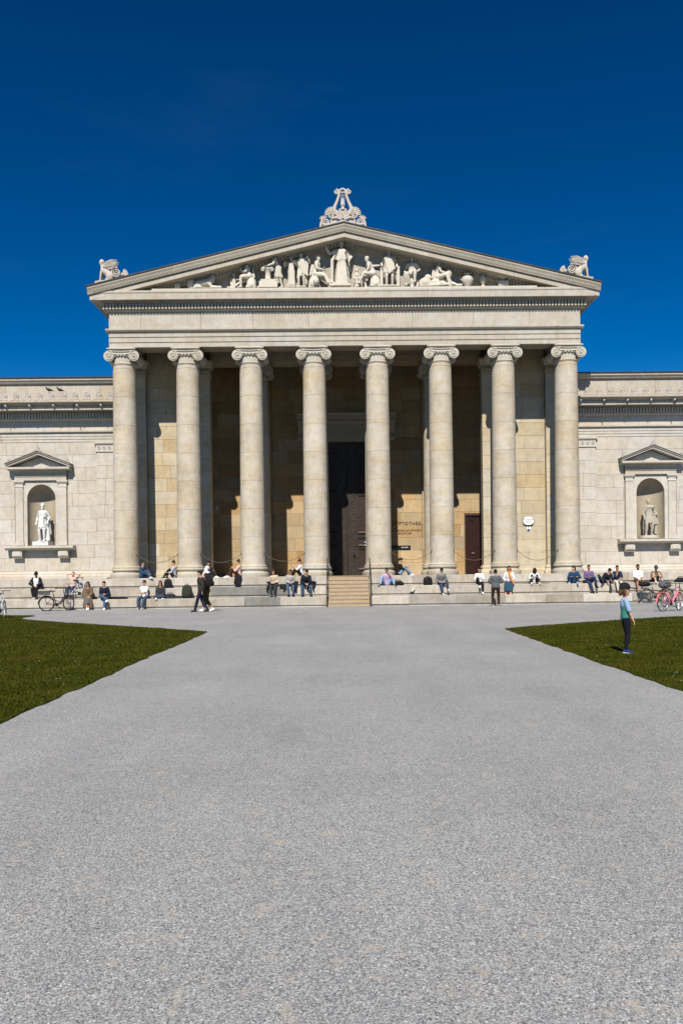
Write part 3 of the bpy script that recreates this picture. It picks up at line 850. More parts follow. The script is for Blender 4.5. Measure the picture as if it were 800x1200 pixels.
# ================================================================== WINGS
NX = {-1: -16.41, 1: 16.38}
WY = 45.10
PALM = (0.485, 0.43, 0.39)
def palmette_mesh():
    mb = MB()
    mb.box(-0.24, 0.24, -0.04, 0.05, -0.01, 0.08)
    out = ((-.14, .07), (.14, .07), (.15, .12), (.12, .2), (.15, .28), (.135, .37), (.08, .45), (0, .475), (-.08, .45), (-.135, .37), (-.15, .28), (-.12, .2), (-.15, .12))
    mb.loft([[(x, -0.03, z) for x, z in out], [(x, 0.05, z) for x, z in out]])
    mb.tube([(x * .9, -0.03, z) for x, z in (out[2:] + out[2:3])], .022, 5)
    for k in range(5):
        a = PI / 2 + (k - 2) * 0.42
        mb.tube([(0, -0.03, .17), (.14 * math.cos(a), -0.04, .17 + .2 * math.sin(a))], [.012, .026], 5)
    for s in (-1, 1):
        mb.tube([(s * .05, -0.04, .08), (s * .17, -.045, .11), (s * .24, -.04, .07), (s * .31, -.03, .02)], [.02, .024, .02, .016], 5)
    return mb.mesh('antefix', M_CARVE, True, 40)
palm_me = palmette_mesh()
def lion_mesh():
    mb = MB()
    mb.ball((0, 0.02, 0), 0.115, 0.10, 0.12, 10, 6).ball((0, -0.09, -0.03), 0.065, 0.07, 0.06, 8, 5)
    for s in (-1, 1): mb.ball((s * .1, -0.02, .1), .04, .03, .04, 6, 4)
    mb.ball((0, -.13, -.065), .04, .03, .03, 6, 4)
    return mb.mesh('lion_head', M_CARVE, True, 60)
lion_me = lion_mesh()

def wing(s):
    X = lambda a: s * a
    def bx(mb, a, b, *r):
        x0, x1 = sorted((X(a), X(b))); return mb.box(x0, x1, *r)
    nx = abs(NX[s])
    mb = MB()
    bx(mb, 11.96, 30, 46.25, 60, 0, 12.2)
    bx(mb, 11.96, nx - 0.96, 45.13, 46.249, 0.9, 10.86)
    bx(mb, nx + 0.96, 30, 45.13, 46.249, 0.9, 10.86)
    bx(mb, nx - 0.959, nx + 0.959, 45.13, 46.249, 6.80, 10.86)
    bx(mb, 11.96, 30, 45.40, 46.249, 10.861, 12.15)
    bx(mb, nx - 0.959, nx + 0.959, 45.13, 46.249, 0.9, 3.28)
    wl = mb.build('wing_wall', M_STONE, museum, color=MORTAR)
    lo, hi = sorted((X(12.3), X(21.5)))
    ashlar(wl, 'wing_block', lo, hi, 1.93, 8.85, 0.69, WY, 0.035, 0.95, 1.75, WARMW,
           holes=[(NX[s] - 1.42, NX[s] + 1.42, 3.28, 7.25), (min(X(12.2), X(13.42)), max(X(12.2), X(13.42)), 1.9, 8.85)], amt=0.03)
    a, b = sorted((X(12.0), X(13.42)))
    ashlar(wl, 'corner_pilaster_block', a, b, 1.93, 8.27, 0.69, WY - 0.07, 0.1, 0.9, 1.5, WARMW, amt=0.03)
    x0, x1 = sorted((X(21.51), X(29.9)))
    MB().box(x0, x1, 45.10, 45.128, 1.93, 8.85).build('far_wing_face', M_STONE, wl, color=WARM[1])
    pc = MB().loft([[(a - d, WY - .07 - d, z), (b + d, WY - .07 - d, z), (b + d, WY + .03, z), (a - d, WY + .03, z)] for d, z in ((0.02, 8.275), (0.05, 8.30), (0.05, 8.34), (0.015, 8.36), (0.015, 8.66), (0.07, 8.70), (0.10, 8.75), (0.10, 8.84))])
    for k in range(5):
        xc = a + (b - a) * (k + .5) / 5
        pc.torus((xc, WY - .09, 8.51), 0.075, 0.028, 'y', 12, 5)
        pc.ball((xc, WY - .09, 8.51), .03, .03, .03, 6, 4)
    pc.build('pilaster_capital', M_CARVE, wl, color=WARM[0])
    xs0, xs1 = sorted((X(12.0), X(29.9)))
    # socle mouldings
    run_blocks(wl, 'socle_moulding', [(45.12, 1.53), (44.86, 1.53), (44.86, 1.66), (44.92, 1.70), (44.95, 1.72), (44.95, 1.80), (45.0, 1.84), (45.04, 1.925), (45.12, 1.925)], xs0, xs1, 2.6, WARM)
    # entablature
    run_blocks(wl, 'wing_architrave_block', [(45.12, 8.855), (WY - .02, 8.855), (WY - .02, 9.0), (WY - .045, 9.005), (WY - .045, 9.15), (WY - .07, 9.155), (WY - .07, 9.32), (45.12, 9.32)], xs0, xs1, 2.3, WARM[:4] + [CREAM])
    run_blocks(wl, 'wing_fillet', [(45.12, 9.325), (WY - .09, 9.325), (WY - .17, 9.37), (WY - .17, 9.44), (45.12, 9.455)], xs0, xs1, 4.0, [CREAM])
    run_blocks(wl, 'wing_frieze_block', [(45.12, 9.46), (WY - .03, 9.46), (WY - .03, 9.97), (45.12, 9.97)], xs0, xs1, 2.0, WARM, amt=.08)
    run_blocks(wl, 'wing_bed_moulding', [(45.12, 9.975), (WY - .1, 9.98), (WY - .17, 10.03), (WY - .17, 10.38), (WY - .34, 10.42), (45.12, 10.44)], xs0, xs1, 4.0, [WARM[0]])
    d = MB()
    x = 12.1
    while x < 24:
        d.box(X(x) - .05, X(x) + .05, WY - .30, WY - .168, 10.08, 10.37); x += 0.155
    tag(d.build('wing_dentils', M_STONE, wl, color=WARM[0]), kind='stuff')
    run_blocks(wl, 'wing_cornice_block', [(45.12, 10.445), (44.42, 10.445), (44.36, 10.43), (44.32, 10.43), (44.32, 10.58), (44.30, 10.59), (44.30, 10.61), (45.12, 10.61)], xs0, xs1, 2.6, [CREAM, WARM[0]])
    run_blocks(wl, 'wing_gutter_block', [(45.12, 10.615), (44.34, 10.615), (44.32, 10.66), (44.16, 10.76), (44.04, 10.79), (44.04, 10.85), (44.5, 10.87), (45.12, 10.87)], xs0, xs1, 2.6, [(0.41, 0.36, 0.31)])
    # parapet
    ashlar(wl, 'parapet_block', xs0, xs1, 10.875, 12.02, 1.2, 45.36, 0.1, 2.1, 3.0, [WARME[4], WARME[0], WARME[1]], amt=.04)
    run_blocks(wl, 'parapet_cornice', [(46, 12.025), (45.30, 12.025), (45.22, 12.08), (45.20, 12.14), (45.12, 12.20), (45.12, 12.31), (46, 12.31)], xs0, xs1, 3.0, [WARM[0]])
    bx(MB(), 11.97, 30, 45.06, 60, 12.312, 12.36).build('wing_roof', M_ROOF, museum)
    x = 12.42 if s < 0 else 12.2
    i = 0
    while x < 20.5:
        link('antefix', palm_me, wl, jit(PALM, .04), (X(x), 44.30, 10.868)); x += 0.622; i += 1
    x = 12.9 if s < 0 else 12.4
    while x < 20.5:
        link('lion_head', lion_me, wl, jit((0.47, 0.44, 0.39), .04), (X(x), 44.27, 10.68)); x += 1.25
    for x in ((14.35, 18.1) if s < 0 else (13.7, 17.45)):
        MB().tube([(X(x), 44.2, 10.42), (X(x), 44.2, 10.86)], .022, 6).build('gutter_spike', M_DARK, wl)
    # ---- niche
    nX = NX[s]; r = 0.76; zs_, za = 3.305, 5.83
    nb = MB()
    seg = 20
    def arc(th): return (nX + r * math.cos(th), WY + 0.03 + r * math.sin(th))
    rows = []
    for z in (zs_, (zs_ + za) / 2, za):
        rows.append([(*arc(PI * k / seg), z) for k in range(seg + 1)])
    for j in range(1, 7):
        ph = PI / 2 * j / 6
        rows.append([(nX + r * math.cos(PI * k / seg) * math.cos(ph), WY + 0.03 + r * math.sin(PI * k / seg) * math.cos(ph), za + r * math.sin(ph)) for k in range(seg + 1)])
    vs = [p for q in rows for p in q]; n = seg + 1
    nb.add(vs, [(i * n + k, i * n + k + 1, (i + 1) * n + k + 1, (i + 1) * n + k) for i in range(len(rows) - 1) for k in range(seg)])
    nb.add([(nX - r, WY + .03, zs_), (nX + r, WY + .03, zs_), (nX + r, WY + 0.9, zs_), (nX - r, WY + 0.9, zs_)], [(0, 1, 2, 3)])
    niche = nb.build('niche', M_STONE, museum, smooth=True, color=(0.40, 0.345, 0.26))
    # front panel with the arched opening
    fp = MB()
    inner = [(nX - r, zs_)] + [(nX - r * math.cos(PI * k / 24), za + r * math.sin(PI * k / 24)) for k in range(25)] + [(nX + r, zs_)]
    outer = []
    HWp, ztop = 0.955, 6.79
    for (x, z) in inner:
        if z <= za + 1e-6: outer.append((nX + math.copysign(HWp, x - nX), z))
        else:
            dx, dz = x - nX, z - za
            k = min(HWp / max(abs(dx), 1e-6), (ztop - za) / max(dz, 1e-6)); outer.append((nX + dx * k, za + dz * k))
    m_ = len(inner)
    vs = [(x, WY - .01, z) for x, z in inner] + [(x, WY - .01, z) for x, z in outer] + [(x, WY + .04, z) for x, z in inner]
    fp.add(vs, [(i, i + 1, m_ + i + 1, m_ + i) for i in range(m_ - 1)] + [(i, i + 1, 2 * m_ + i + 1, 2 * m_ + i) for i in range(m_ - 1)])
    ins = [(x + (nX - x) * -0.0, z) for x, z in inner]
    fp.build('arch_panel', M_STONE, niche, color=jit(WARM[3], .03))
    for k in (-1, 1):
        c = nX + k * 1.16
        p = MB().box(c - .2, c + .2, WY - .07, WY + .04, 3.5, 6.42).box(c - .225, c + .225, WY - .10, WY + .04, 3.31, 3.5)
        p.build('niche_pilaster', M_STONE, niche, color=jit(WARM[1], .04))
        MB().loft([[(c - .2 - d, WY - .07 - d, z), (c + .2 + d, WY - .07 - d, z), (c + .2 + d, WY + .04, z), (c - .2 - d, WY + .04, z)] for d, z in ((.005, 6.425), (.03, 6.46), (.005, 6.5), (.005, 6.60), (.05, 6.66), (.09, 6.72), (.09, 6.79))]).build('pilaster_cap', M_CARVE, niche, color=jit(WARM[1], .03))
        bcol = jit(WARM[1], .05)
        c2 = nX + k * 1.22
        MB().prism_x([(WY - .02, 2.62), (WY - .24, 2.62), (WY - .24, 2.68), (WY - .32, 2.72), (WY - .32, 3.05), (WY - .02, 3.05)], c2 - .26, c2 + .26).build('bracket', M_CARVE, niche, color=bcol)
        MB().box(c2 - .19, c2 + .19, WY - .345, WY - .321, 2.76, 3.0).build('bracket_panel', M_CARVE, niche, color=jit(WARM[0], .04))
    MB().prism_x([(WY - .02, 3.055), (WY - .36, 3.055), (WY - .40, 3.10), (WY - .43, 3.14), (WY - .50, 3.16), (WY - .50, 3.27), (WY + .04, 3.30)], nX - 1.82, nX + 1.82).build('niche_sill', M_STONE, niche, color=WARM[1])
    MB().prism_x([(WY + .03, 6.795), (WY - .13, 6.795), (WY - .13, 6.98), (WY - .17, 7.0), (WY - .17, 7.03), (WY - .12, 7.035), (WY - .12, 7.25), (WY - .20, 7.30), (WY + .03, 7.31)], nX - 1.38, nX + 1.38).build('niche_entablature', M_STONE, niche, color=WARM[4])
    MB().prism_x([(WY + .03, 7.315), (WY - .30, 7.315), (WY - .48, 7.36), (WY - .50, 7.37), (WY - .50, 7.47), (WY + .03, 7.475)], nX - 1.66, nX + 1.66).build('niche_cornice', M_STONE, niche, color=WARM[0])
    MB().prism_y([(nX - 1.5, 7.48), (nX + 1.5, 7.48), (nX, 8.05)], WY - .10, WY + .03).build('niche_tympanum', M_STONE, niche, color=WARM[3])
    for k in (-1, 1):
        rg = []
        for x in (0.0, 1.70):
            t = 8.26 - 0.39 * x
            rg.append([(nX + k * x, y, t + dz) for y, dz in ((WY + .03, -.12), (WY - .50, -.13), (WY - .50, -.035), (WY - .57, -.015), (WY - .57, .03), (WY + .03, .03))])
        MB().loft(rg).build('raking_moulding', M_STONE, niche, color=WARM[1])
        rg = []
        for x in (0.0, 1.74):
            t = 8.295 - 0.39 * x
            rg.append([(nX + k * x, y, t + dz) for y, dz in ((WY + .03, -.002), (WY - .60, -.002), (WY - .60, .03), (WY + .03, .03))])
        MB().loft(rg).build('lead_cover', M_ROOF, niche)
    for (dx, z, sc) in ((0, 8.29, 0.62), (-1.55, 7.70, 0.5), (1.55, 7.70, 0.5)):
        o = link('acroterion', palm_me, niche, PALM, (nX + dx, WY - .45, z)); o.scale = (sc * 1.1, sc, sc)
    return wl
wing(-1); wing(1)

# ================================================================== FIGURES
_tmp = bpy.data.scenes.new('voxel_work')
def remesh(mb, voxel, name, m, smooth_it=2):
    """closed tubes and lofts -> ONE continuous skin"""
    me = mb.mesh('tmp')
    o = bpy.data.objects.new('tmp', me)
    _tmp.collection.objects.link(o)
    md = o.modifiers.new('r', 'REMESH'); md.mode = 'VOXEL'; md.voxel_size = voxel; md.use_smooth_shade = True
    if smooth_it:
        sm = o.modifiers.new('s', 'SMOOTH'); sm.iterations = smooth_it; sm.factor = 0.5
    vl = _tmp.view_layers[0]
    vl.update()
    dg = vl.depsgraph
    out = bpy.data.meshes.new_from_object(o.evaluated_get(dg))
    bpy.data.objects.remove(o); bpy.data.meshes.remove(me)
    out.name = name
    out.materials.clear()
    if m: out.materials.append(m)
    out.polygons.foreach_set('use_smooth', [True] * len(out.polygons))
    return out

def V(*a): return Vector(a)
def ik(a, t, l1, l2, pole):
    d = t - a; L = d.length
    mx = (l1 + l2) * 0.999
    if L > mx: d = d * (mx / L); L = mx; t = a + d
    if L < abs(l1 - l2) + .02: L = abs(l1 - l2) + .02
    u = d.normalized()
    p = (pole - u * pole.dot(u))
    p = p.normalized() if p.length > 1e-4 else u.orthogonal().normalized()
    x = (l1 * l1 - l2 * l2 + L * L) / (2 * L)
    h = math.sqrt(max(0, l1 * l1 - x * x))
    return a + u * x + p * h, t

def ering(c, u, v, ru, rv, n=12):
    return [c + u * (ru * math.cos(2 * PI * k / n)) + v * (rv * math.sin(2 * PI * k / n)) for k in range(n)]

class Fig:
    """joints of a posed figure; local axes: +y forward, +x the figure's right, +z up, origin at the pelvis"""
    def __init__(s, lean=8, side=0, twist=0, head=(0, 0), ankles=None, knees=None, wrists=None, elbows=None, hs=1.0, wide=1.0, toes=None, bulk=1.0, neck_lean=None):
        L = R(lean); s.hs, s.wide, s.bulk = hs, wide, bulk
        s.up = V(math.sin(R(side)), math.sin(L), math.cos(L)).normalized()
        s.rt = V(math.cos(R(twist)), math.sin(R(twist)), 0); s.rt = (s.rt - s.up * s.rt.dot(s.up)).normalized()
        s.fw = s.up.cross(s.rt).normalized()
        s.prt = V(1, 0, 0)
        s.hip = {1: V(.095, 0, -.02), -1: V(-.095, 0, -.02)}
        s.sp = lambda t: s.up * t
        s.neck = s.sp(.50)
        hp, hy = head
        nl = L * 0.55 + R(hp) * 0.4
        nd = V(math.sin(R(side)) * .5, math.sin(nl), math.cos(nl)).normalized()
        s.nd = nd
        s.headc = s.neck + nd * (.085) + V(0, 0, .085 * hs) + s.fw * .015 + nd * (.09 * (hs - 1))
        yaw = Matrix.Rotation(R(-hy), 3, 'Z')
        pit = Matrix.Rotation(R(-hp), 3, 'X')
        base = Matrix.Rotation(R(twist), 3, 'Z')
        s.hM = base @ yaw @ pit
        s.sho = {k: s.sp(.435) + s.rt * (.175 * wide * k) for k in (1, -1)}
        s.ank, s.kne, s.wri, s.elb = {}, {}, {}, {}
        ankles = ankles or {1: V(.1, .45, -.51), -1: V(-.1, .45, -.51)}
        wrists = wrists or {1: V(.14, .32, .06), -1: V(-.14, .32, .06)}
        for k in (1, -1):
            kp = (knees or {}).get(k, V(k * .12, .6, .75))
            s.kne[k], s.ank[k] = ik(s.hip[k], V(*ankles[k]), .43, .42, V(*kp))
            ep = (elbows or {}).get(k, V(k * .55, -.5, -.6))
            s.elb[k], s.wri[k] = ik(s.sho[k], V(*wrists[k]), .29, .255, V(*ep))
        s.toe = toes or {}
    def toedir(s, k):
        t = s.toe.get(k)
        if t is None:
            d = s.ank[k] - s.kne[k]
            f = V(0, 1, 0)
            k2 = s.kne[k] - s.hip[k]
            f = V(k2.x, max(k2.y, .05), 0)
            if f.length < .08: f = V(0, 1, 0)
            f.normalize(); t = f + V(0, 0, -.12)
        return V(*t).normalized()

    def torso(s, mb, inf=0.0, t0=-.10, t1=.53, hipw=1.0, flat=1.0):
        prof = [(-.10, .125, .095), (-.02, .165 * hipw, .125), (.08, .155, .115), (.18, .140, .102), (.30, .158, .115), (.40, .172 * s.wide, .112), (.455, .150 * s.wide, .092), (.495, .085, .072), (.535, .058, .058)]
        rg = []
        for t, a, b in prof:
            if t < t0 - 1e-6 or t > t1 + 1e-6: continue
            a *= s.bulk; b *= s.bulk
            f = min(1, max(0, (t + .05) / .25))
            u = (s.prt * (1 - f) + s.rt * f).normalized(); v = s.up.cross(u).normalized()
            rg.append(ering(s.sp(t), u, v, a + inf, (b + inf) * flat, 14))
        mb.loft(rg)
    def neckhead(s, mb, neck=True):
        if neck: mb.tube([s.sp(.47), s.neck + s.nd * .02, s.headc - V(0, 0, .05 * s.hs)], [.062, .054, .054], 10)
        M, c, h = s.hM, s.headc, s.hs
        u, v, z = M @ V(1, 0, 0), M @ V(0, 1, 0), M @ V(0, 0, 1)
        rg = []
        for t, a, b, f in ((-.118, .028, .025, .048), (-.105, .046, .045, .036), (-.07, .062, .070, .018), (-.03, .071, .084, .006), (.01, .075, .093, 0), (.05, .076, .096, -.004), (.085, .066, .084, -.008), (.11, .042, .055, -.010), (.122, .012, .016, -.012)):
            rg.append(ering(c + (z * t + v * f) * h, u, v, a * h, b * h, 14))
        mb.loft(rg)
        mb.loft([ering(c + (v * y + z * t) * h, u, z, a * h, b * h, 6) for y, t, a, b in ((.075, -.012, .012, .028), (.105, -.022, .015, .016), (.112, -.03, .008, .008))])
        for k in (1, -1):
            mb.ball(c + (u * (k * .076) + v * (-.004) + z * (-.008)) * h, .012 * h, .02 * h, .032 * h, 8, 5)
    def arm(s, mb, k, inf=0.0, upto=1.0, th=1.0):
        a, e, wv = s.sho[k], s.elb[k], s.wri[k]
        pts = [a - s.rt * (k * .05) + s.up * .0, a, a.lerp(e, .5), e]; rr = [.056, .058, .047, .041]
        if upto > 0.55: pts += [e.lerp(wv, .35), wv]; rr += [.042, .029]
        else:
            q = upto / .5
            pts = pts[:2] + [a.lerp(e, .5 * q), a.lerp(e, q)]; rr = [.056, .06, .055, .053]
        mb.tube(pts, [r * th * (.5 + .5 * s.bulk) + inf for r in rr], 10)
    def hand_dir(s, k):
        return (s.wri[k] - s.elb[k]).normalized()
    def palm(s, mb, k, d=None):
        d = d or s.hand_dir(k); wv = s.wri[k]
        sd = d.cross(V(0, 0, 1)); sd = sd.normalized() if sd.length > .2 else V(1, 0, 0)
        nz = sd.cross(d).normalized()
        mb.loft([ering(wv + d * y, sd, nz, a, b, 8) for y, a, b in ((-.02, .027, .023), (.02, .036, .02), (.06, .042, .018), (.095, .038, .014))])
    def fingers(s, mb, k, curl=.5, d=None):
        d = d or s.hand_dir(k); wv = s.wri[k]
        sd = d.cross(V(0, 0, 1)); sd = sd.normalized() if sd.length > .2 else V(1, 0, 0)
        nz = sd.cross(d).normalized()
        if nz.z > 0: nz = -nz
        for i, (o, l) in enumerate(((-.028, .072), (-.009, .082), (.010, .077), (.028, .060))):
            b = wv + d * .085 + sd * o
            c1, c2 = curl * .5, curl * 1.1
            p1 = b + (d * math.cos(c1) + nz * math.sin(c1)) * l * .45
            p2 = p1 + (d * math.cos(c2) + nz * math.sin(c2)) * l * .35
            p3 = p2 + (d * math.cos(c2 * 1.4) + nz * math.sin(c2 * 1.4)) * l * .25
            mb.tube([b - d * .02, p1, p2, p3], [.0098, .009, .0085, .006], 5)
        t = wv + d * .03 - sd * .03 * k
        mb.tube([t, t + d * .03 - sd * (.022 * k) + nz * .01, t + d * .06 - sd * (.022 * k) + nz * .02], [.013, .011, .007], 5)
    def leg(s, mb, k, inf=0.0, upto=1.0, slim=1.0):
        h, n, a = s.hip[k], s.kne[k], s.ank[k]
        pts = [h, h.lerp(n, .35), h.lerp(n, .75), n]; rr = [.092, .084, .066, .057]
        if upto > .55:
            q = (upto - .5) * 2
            back = (n - h).cross(a - n).cross(a - n)
            pts += [n.lerp(a, .3 * q), n.lerp(a, .6 * q), n.lerp(a, q)]; rr += [.058, .05, .036 if q > .9 else .045]
        mb.tube(pts, [r * (.5 + .5 * s.bulk) * slim + inf for r in rr], 10)
    def foot(s, mb, k, inf=0.0, fat=1.0):
        a = s.ank[k]; d = s.toedir(k)
        shin = (s.kne[k] - a).normalized()
        upv = V(0, 0, 1) if abs(d.z) < .7 else shin
        sd = d.cross(upv).normalized(); up = sd.cross(d).normalized()
        mb.loft([ering(a + d * y + up * z, sd, up, (w_ + inf) * fat, (h_ + inf), 10) for y, z, w_, h_ in ((-.065, -.045, .022, .025), (-.045, -.035, .033, .042), (.0, -.025, .038, .052), (.06, -.045, .042, .036), (.12, -.055, .046, .026), (.165, -.06, .04, .02), (.19, -.062, .024, .014))])
    def body(s, hands=True):
        mb = MB()
        s.torso(mb); s.neckhead(mb)
        for k in (1, -1):
            s.arm(mb, k); s.palm(mb, k); s.leg(mb, k); s.foot(mb, k)
        return mb

def person(label, loc, face, scale=1.0, fig=None, skin=None, top=(.5, .5, .5), sleeve=1.0, bottom=(.03, .04, .08), leglen=1.0, shoe=(.6, .6, .6), hair=(.02, .014, .01), hairstyle='short',
           cap=None, shades=False, coat=None, extras=None, group=None, fat=1.0, top_m=None, skirt=None, collar=None, vx=.016, name='person', loose=1.0):
    f = fig
    skin = skin or M_SKIN
    t = thing(name, label, 'person', loc, face, group)
    t.scale = (scale,) * 3
    mb = f.body()
    me = remesh(mb, vx, 'body', skin)
    if True:                                           # fingers join the same mesh
        fm = MB()
        for k in (1, -1): f.fingers(fm, k)
        bm = bmesh.new(); bm.from_mesh(me)
        t2 = fm.mesh('tmp', None, True); bm.from_mesh(t2); bm.to_mesh(me); bm.free(); bpy.data.meshes.remove(t2)
        me.polygons.foreach_set('use_smooth', [True] * len(me.polygons))
    link('body', me, t)
    # garments
    g = MB(); f.torso(g, .018 * loose, -.10 if not skirt else -.02, .50)
    for k in (1, -1): f.arm(g, k, .014 * loose, sleeve)
    link('top', remesh(g, vx, 'top', top_m or cloth(top)), t)
    if skirt is None:
        g = MB(); f.torso(g, .012, -.10, .09)
        for k in (1, -1): f.leg(g, k, .014, leglen)
        link('trousers', remesh(g, vx, 'trousers', cloth(bottom)), t)
    else:
        g = MB()
        kk = (f.kne[1] + f.kne[-1]) / 2; aa = (f.ank[1] + f.ank[-1]) / 2
        f.torso(g, .02, -.10, .09)
        for k in (1, -1):
            f.leg(g, k, .03, .55 + .45 * skirt)
        g.tube([V(0, 0, -.05), kk, kk.lerp(aa, skirt * .9)], [.13, .12, .13], 10)
        link('skirt', remesh(g, vx, 'skirt', cloth(bottom)), t)
    for k in (1, -1):
        g = MB(); f.foot(g, k, .008, 1.05)
        sh = link('shoe', remesh(g, .012, 'shoe', cloth(shoe)), t)
        a = f.ank[k]; d = f.toedir(k); upv = V(0, 0, 1) if abs(d.z) < .7 else (f.kne[k] - a).normalized()
        sd = d.cross(upv).normalized(); up = sd.cross(d).normalized()
        g = MB(); g.loft([ering(a + d * .06 + up * z, d, sd, .135, .05, 12) for z in (-.088, -.068)])
        g.build('sole', M_SIGNW if max(shoe) > .2 else M_RUBBER, sh)
    # head
    M, c, h = f.hM, f.headc, f.hs
    u, v, z = M @ V(1, 0, 0), M @ V(0, 1, 0), M @ V(0, 0, 1)
    P = lambda x, y, q: c + (u * x + v * y + z * q) * h
    eb = MB()
    for k in (1, -1): eb.ball(P(k * .030, .082, .006), .010 * h, .008 * h, .007 * h, 6, 4)
    eb.build('eyes', M_EYE, t, smooth=True)
    MB().ball(P(0, .087, -.062), .022 * h, .008 * h, .007 * h, 8, 4).build('mouth', M_LIP, t, smooth=True)
    if hairstyle:
        g = MB(); kc = .9 if (cap and h > 1.1) else 1.0
        g.loft([ering(c + (z * q + v * y) * h, u, v, a * h * kc, b * h * kc, 14) for q, a, b, y in ((-.045, .066, .05, -.045), (-.01, .080, .076, -.026), (.03, .084, .095, -.014), (.07, .082, .104, -.006), (.105, .064, .084, -.008), (.13, .036, .048, -.012), (.14, .01, .012, -.012))])
        if hairstyle in ('long', 'bob'):
            Lh = -.26 if hairstyle == 'long' else -.155 / max(1, h * 1.12)
            for k in (1, -1):
                g.tube([P(k * .055, -.02, .04), P(k * .078, -.02, -.06), P(k * .085, -.025, Lh * .75), P(k * .07, -.03, Lh)], [.04 * h * kc, .036 * h * kc ** 2, .032 * h * kc ** 2, .016 * h], 8)
            g.tube([P(0, -.06, .03), P(0, -.085, -.06), P(0, -.09, Lh * .8), P(0, -.08, Lh - .02)], [.07 * h * kc, .06 * h * kc ** 2, .052 * h * kc ** 2, .025 * h], 10)
        if hairstyle == 'bun':
            g.ball(P(0, -.06, .15), .045 * h, .045 * h, .04 * h, 8, 6)
        if hairstyle == 'tail':
            g.tube([P(0, -.085, .05), P(0, -.13, .02), P(0, -.125, -.1), P(0, -.10, -.2)], [.03, .035, .03, .012], 8)
        if hairstyle == 'forward':                       # hair hanging over a bowed face
            g.tube([P(0, .02, .12), P(0, .10, .07), P(0, .115, -.02), P(0, .11, -.10)], [.07, .06, .055, .02], 10)
            for k in (1, -1): g.tube([P(k * .06, .03, .09), P(k * .075, .07, .0), P(k * .07, .08, -.12)], [.04, .04, .015], 8)
        if hairstyle == 'beard':
            g.loft([ering(c + (z * q + v * y) * h, u, v, a * h, b * h, 12) for q, a, b, y in ((-.13, .03, .03, .045), (-.105, .052, .052, .036), (-.07, .066, .066, .026), (-.045, .07, .05, .0))])
        link('hair', remesh(g, .012 * max(1, h), 'hair', cloth(hair)), t)
    if cap:
        g = MB()
        g.loft([ering(c + (z * q + v * y) * h, u, v, a * h, b * h, 16) for q, a, b, y in ((.022, .094, .114, -.006), (.07, .094, .114, -.006), (.105, .084, .102, -.008), (.14, .058, .072, -.010), (.158, .015, .02, -.010))])
        g.loft([[P(-.075, .07, .045), P(.075, .07, .045), P(.075, .07, .058), P(-.075, .07, .066)], [P(-.07, .16, .030), P(.07, .16, .030), P(.07, .16, .052), P(-.07, .16, .052)], [P(-.04, .225, .018), P(.04, .225, .018), P(.04, .225, .038), P(-.04, .225, .038)]])
        g.build('cap', cloth(cap), t, smooth=True)
    if shades:
        g = MB()
        for k in (1, -1):
            g.ball(P(k * .034, .088, .008), .030 * h, .010 * h, .022 * h, 8, 5)
            g.tube([P(k * .06, .08, .012), P(k * .082, .0, .012)], .005 * h, 5)
        g.tube([P(-.02, .094, .012), P(.02, .094, .012)], .006 * h, 5)
        g.build('sunglasses', M_BLACK, t, smooth=True)
    if collar:
        g = MB(); g.loft([ering(f.sp(tt), f.rt, f.fw, a, b, 12) for tt, a, b in ((.46, .11, .10), (.50, .085, .085), (.54, .075, .08))]); g.build('collar', cloth(collar), t, smooth=True)
    if coat:                                             # an open or closed outer garment
        col, length, openf = coat
        g = MB()
        for k in (1, -1): f.arm(g, k, .032, 1.0, 1.0)
        if openf:
            for k in (1, -1):
                g.tube([f.sp(.46) + f.rt * (k * .10), f.sp(.30) + f.rt * (k * .15) + f.fw * .03, f.sp(.12) + f.rt * (k * .165) + f.fw * .02, f.sp(-.03) + f.rt * (k * .19)], [.07, .075, .07, .06], 8)
            rg = []
            for tt, a, b in ((-.04, .17, .05), (.1, .16, .06), (.3, .17, .065), (.42, .17, .06), (.49, .09, .05)):
                rg.append(ering(f.sp(tt) - f.fw * .085, f.rt, f.fw, a, b, 12))
            g.loft(rg)
        else:
            f.torso(g, .035, -.10, .50)
        if length:
            for k in (1, -1):
                g.tube([V(k * .06, -.02, 0), f.hip[k].lerp(f.kne[k], .5), f.hip[k].lerp(f.kne[k], .95)], [.12, .125, .11], 10)
                kn = f.hip[k].lerp(f.kne[k], .95)
                g.tube([kn, kn + V(k * .05, 0.02, -length * .5), kn + V(k * .07, 0.0, -length)], [.10, .10, .09], 10)
        link('coat', remesh(g, vx, 'coat', cloth(col)), t)
    if extras: extras(t, f, P)
    return t

# ---- pose presets (local: +y forward, +x right, origin at the pelvis)
def sit(**k):
    k.setdefault('ankles', {1: (.11, .46, -.50), -1: (-.11, .45, -.50)})
    k.setdefault('wrists', {1: (.07, .30, .10), -1: (-.07, .30, .10)})
    return Fig(**k)
def kneesup(**k):
    k.setdefault('lean', 16)
    k.setdefault('ankles', {1: (.15, .44, -.03), -1: (-.15, .42, -.03)})
    k.setdefault('wrists', {1: (.10, .40, .30), -1: (-.10, .40, .30)})
    return Fig(**k)

# ================================================================== STATUES
def rot3(fwd, up=V(0, 0, 1)):
    return None

def skirt(mb, f, t0, z1, r0, r1, folds=9, amp=.09, c1=(0, .02), sq=.8, n=36):
    rg = []; amp *= 1.7
    for i in range(7):
        q = i / 6
        c = f.sp(t0).lerp(V(c1[0], c1[1], z1), q)
        r = r0 + (r1 - r0) * q
        rg.append([c + V((r * (1 + amp * q * math.cos(folds * a + .7 * q)) + .0) * math.cos(a), sq * r * (1 + amp * q * math.cos(folds * a + .7 * q)) * math.sin(a), 0) for a in [2 * PI * k / n for k in range(n)]])
    mb.loft(rg)

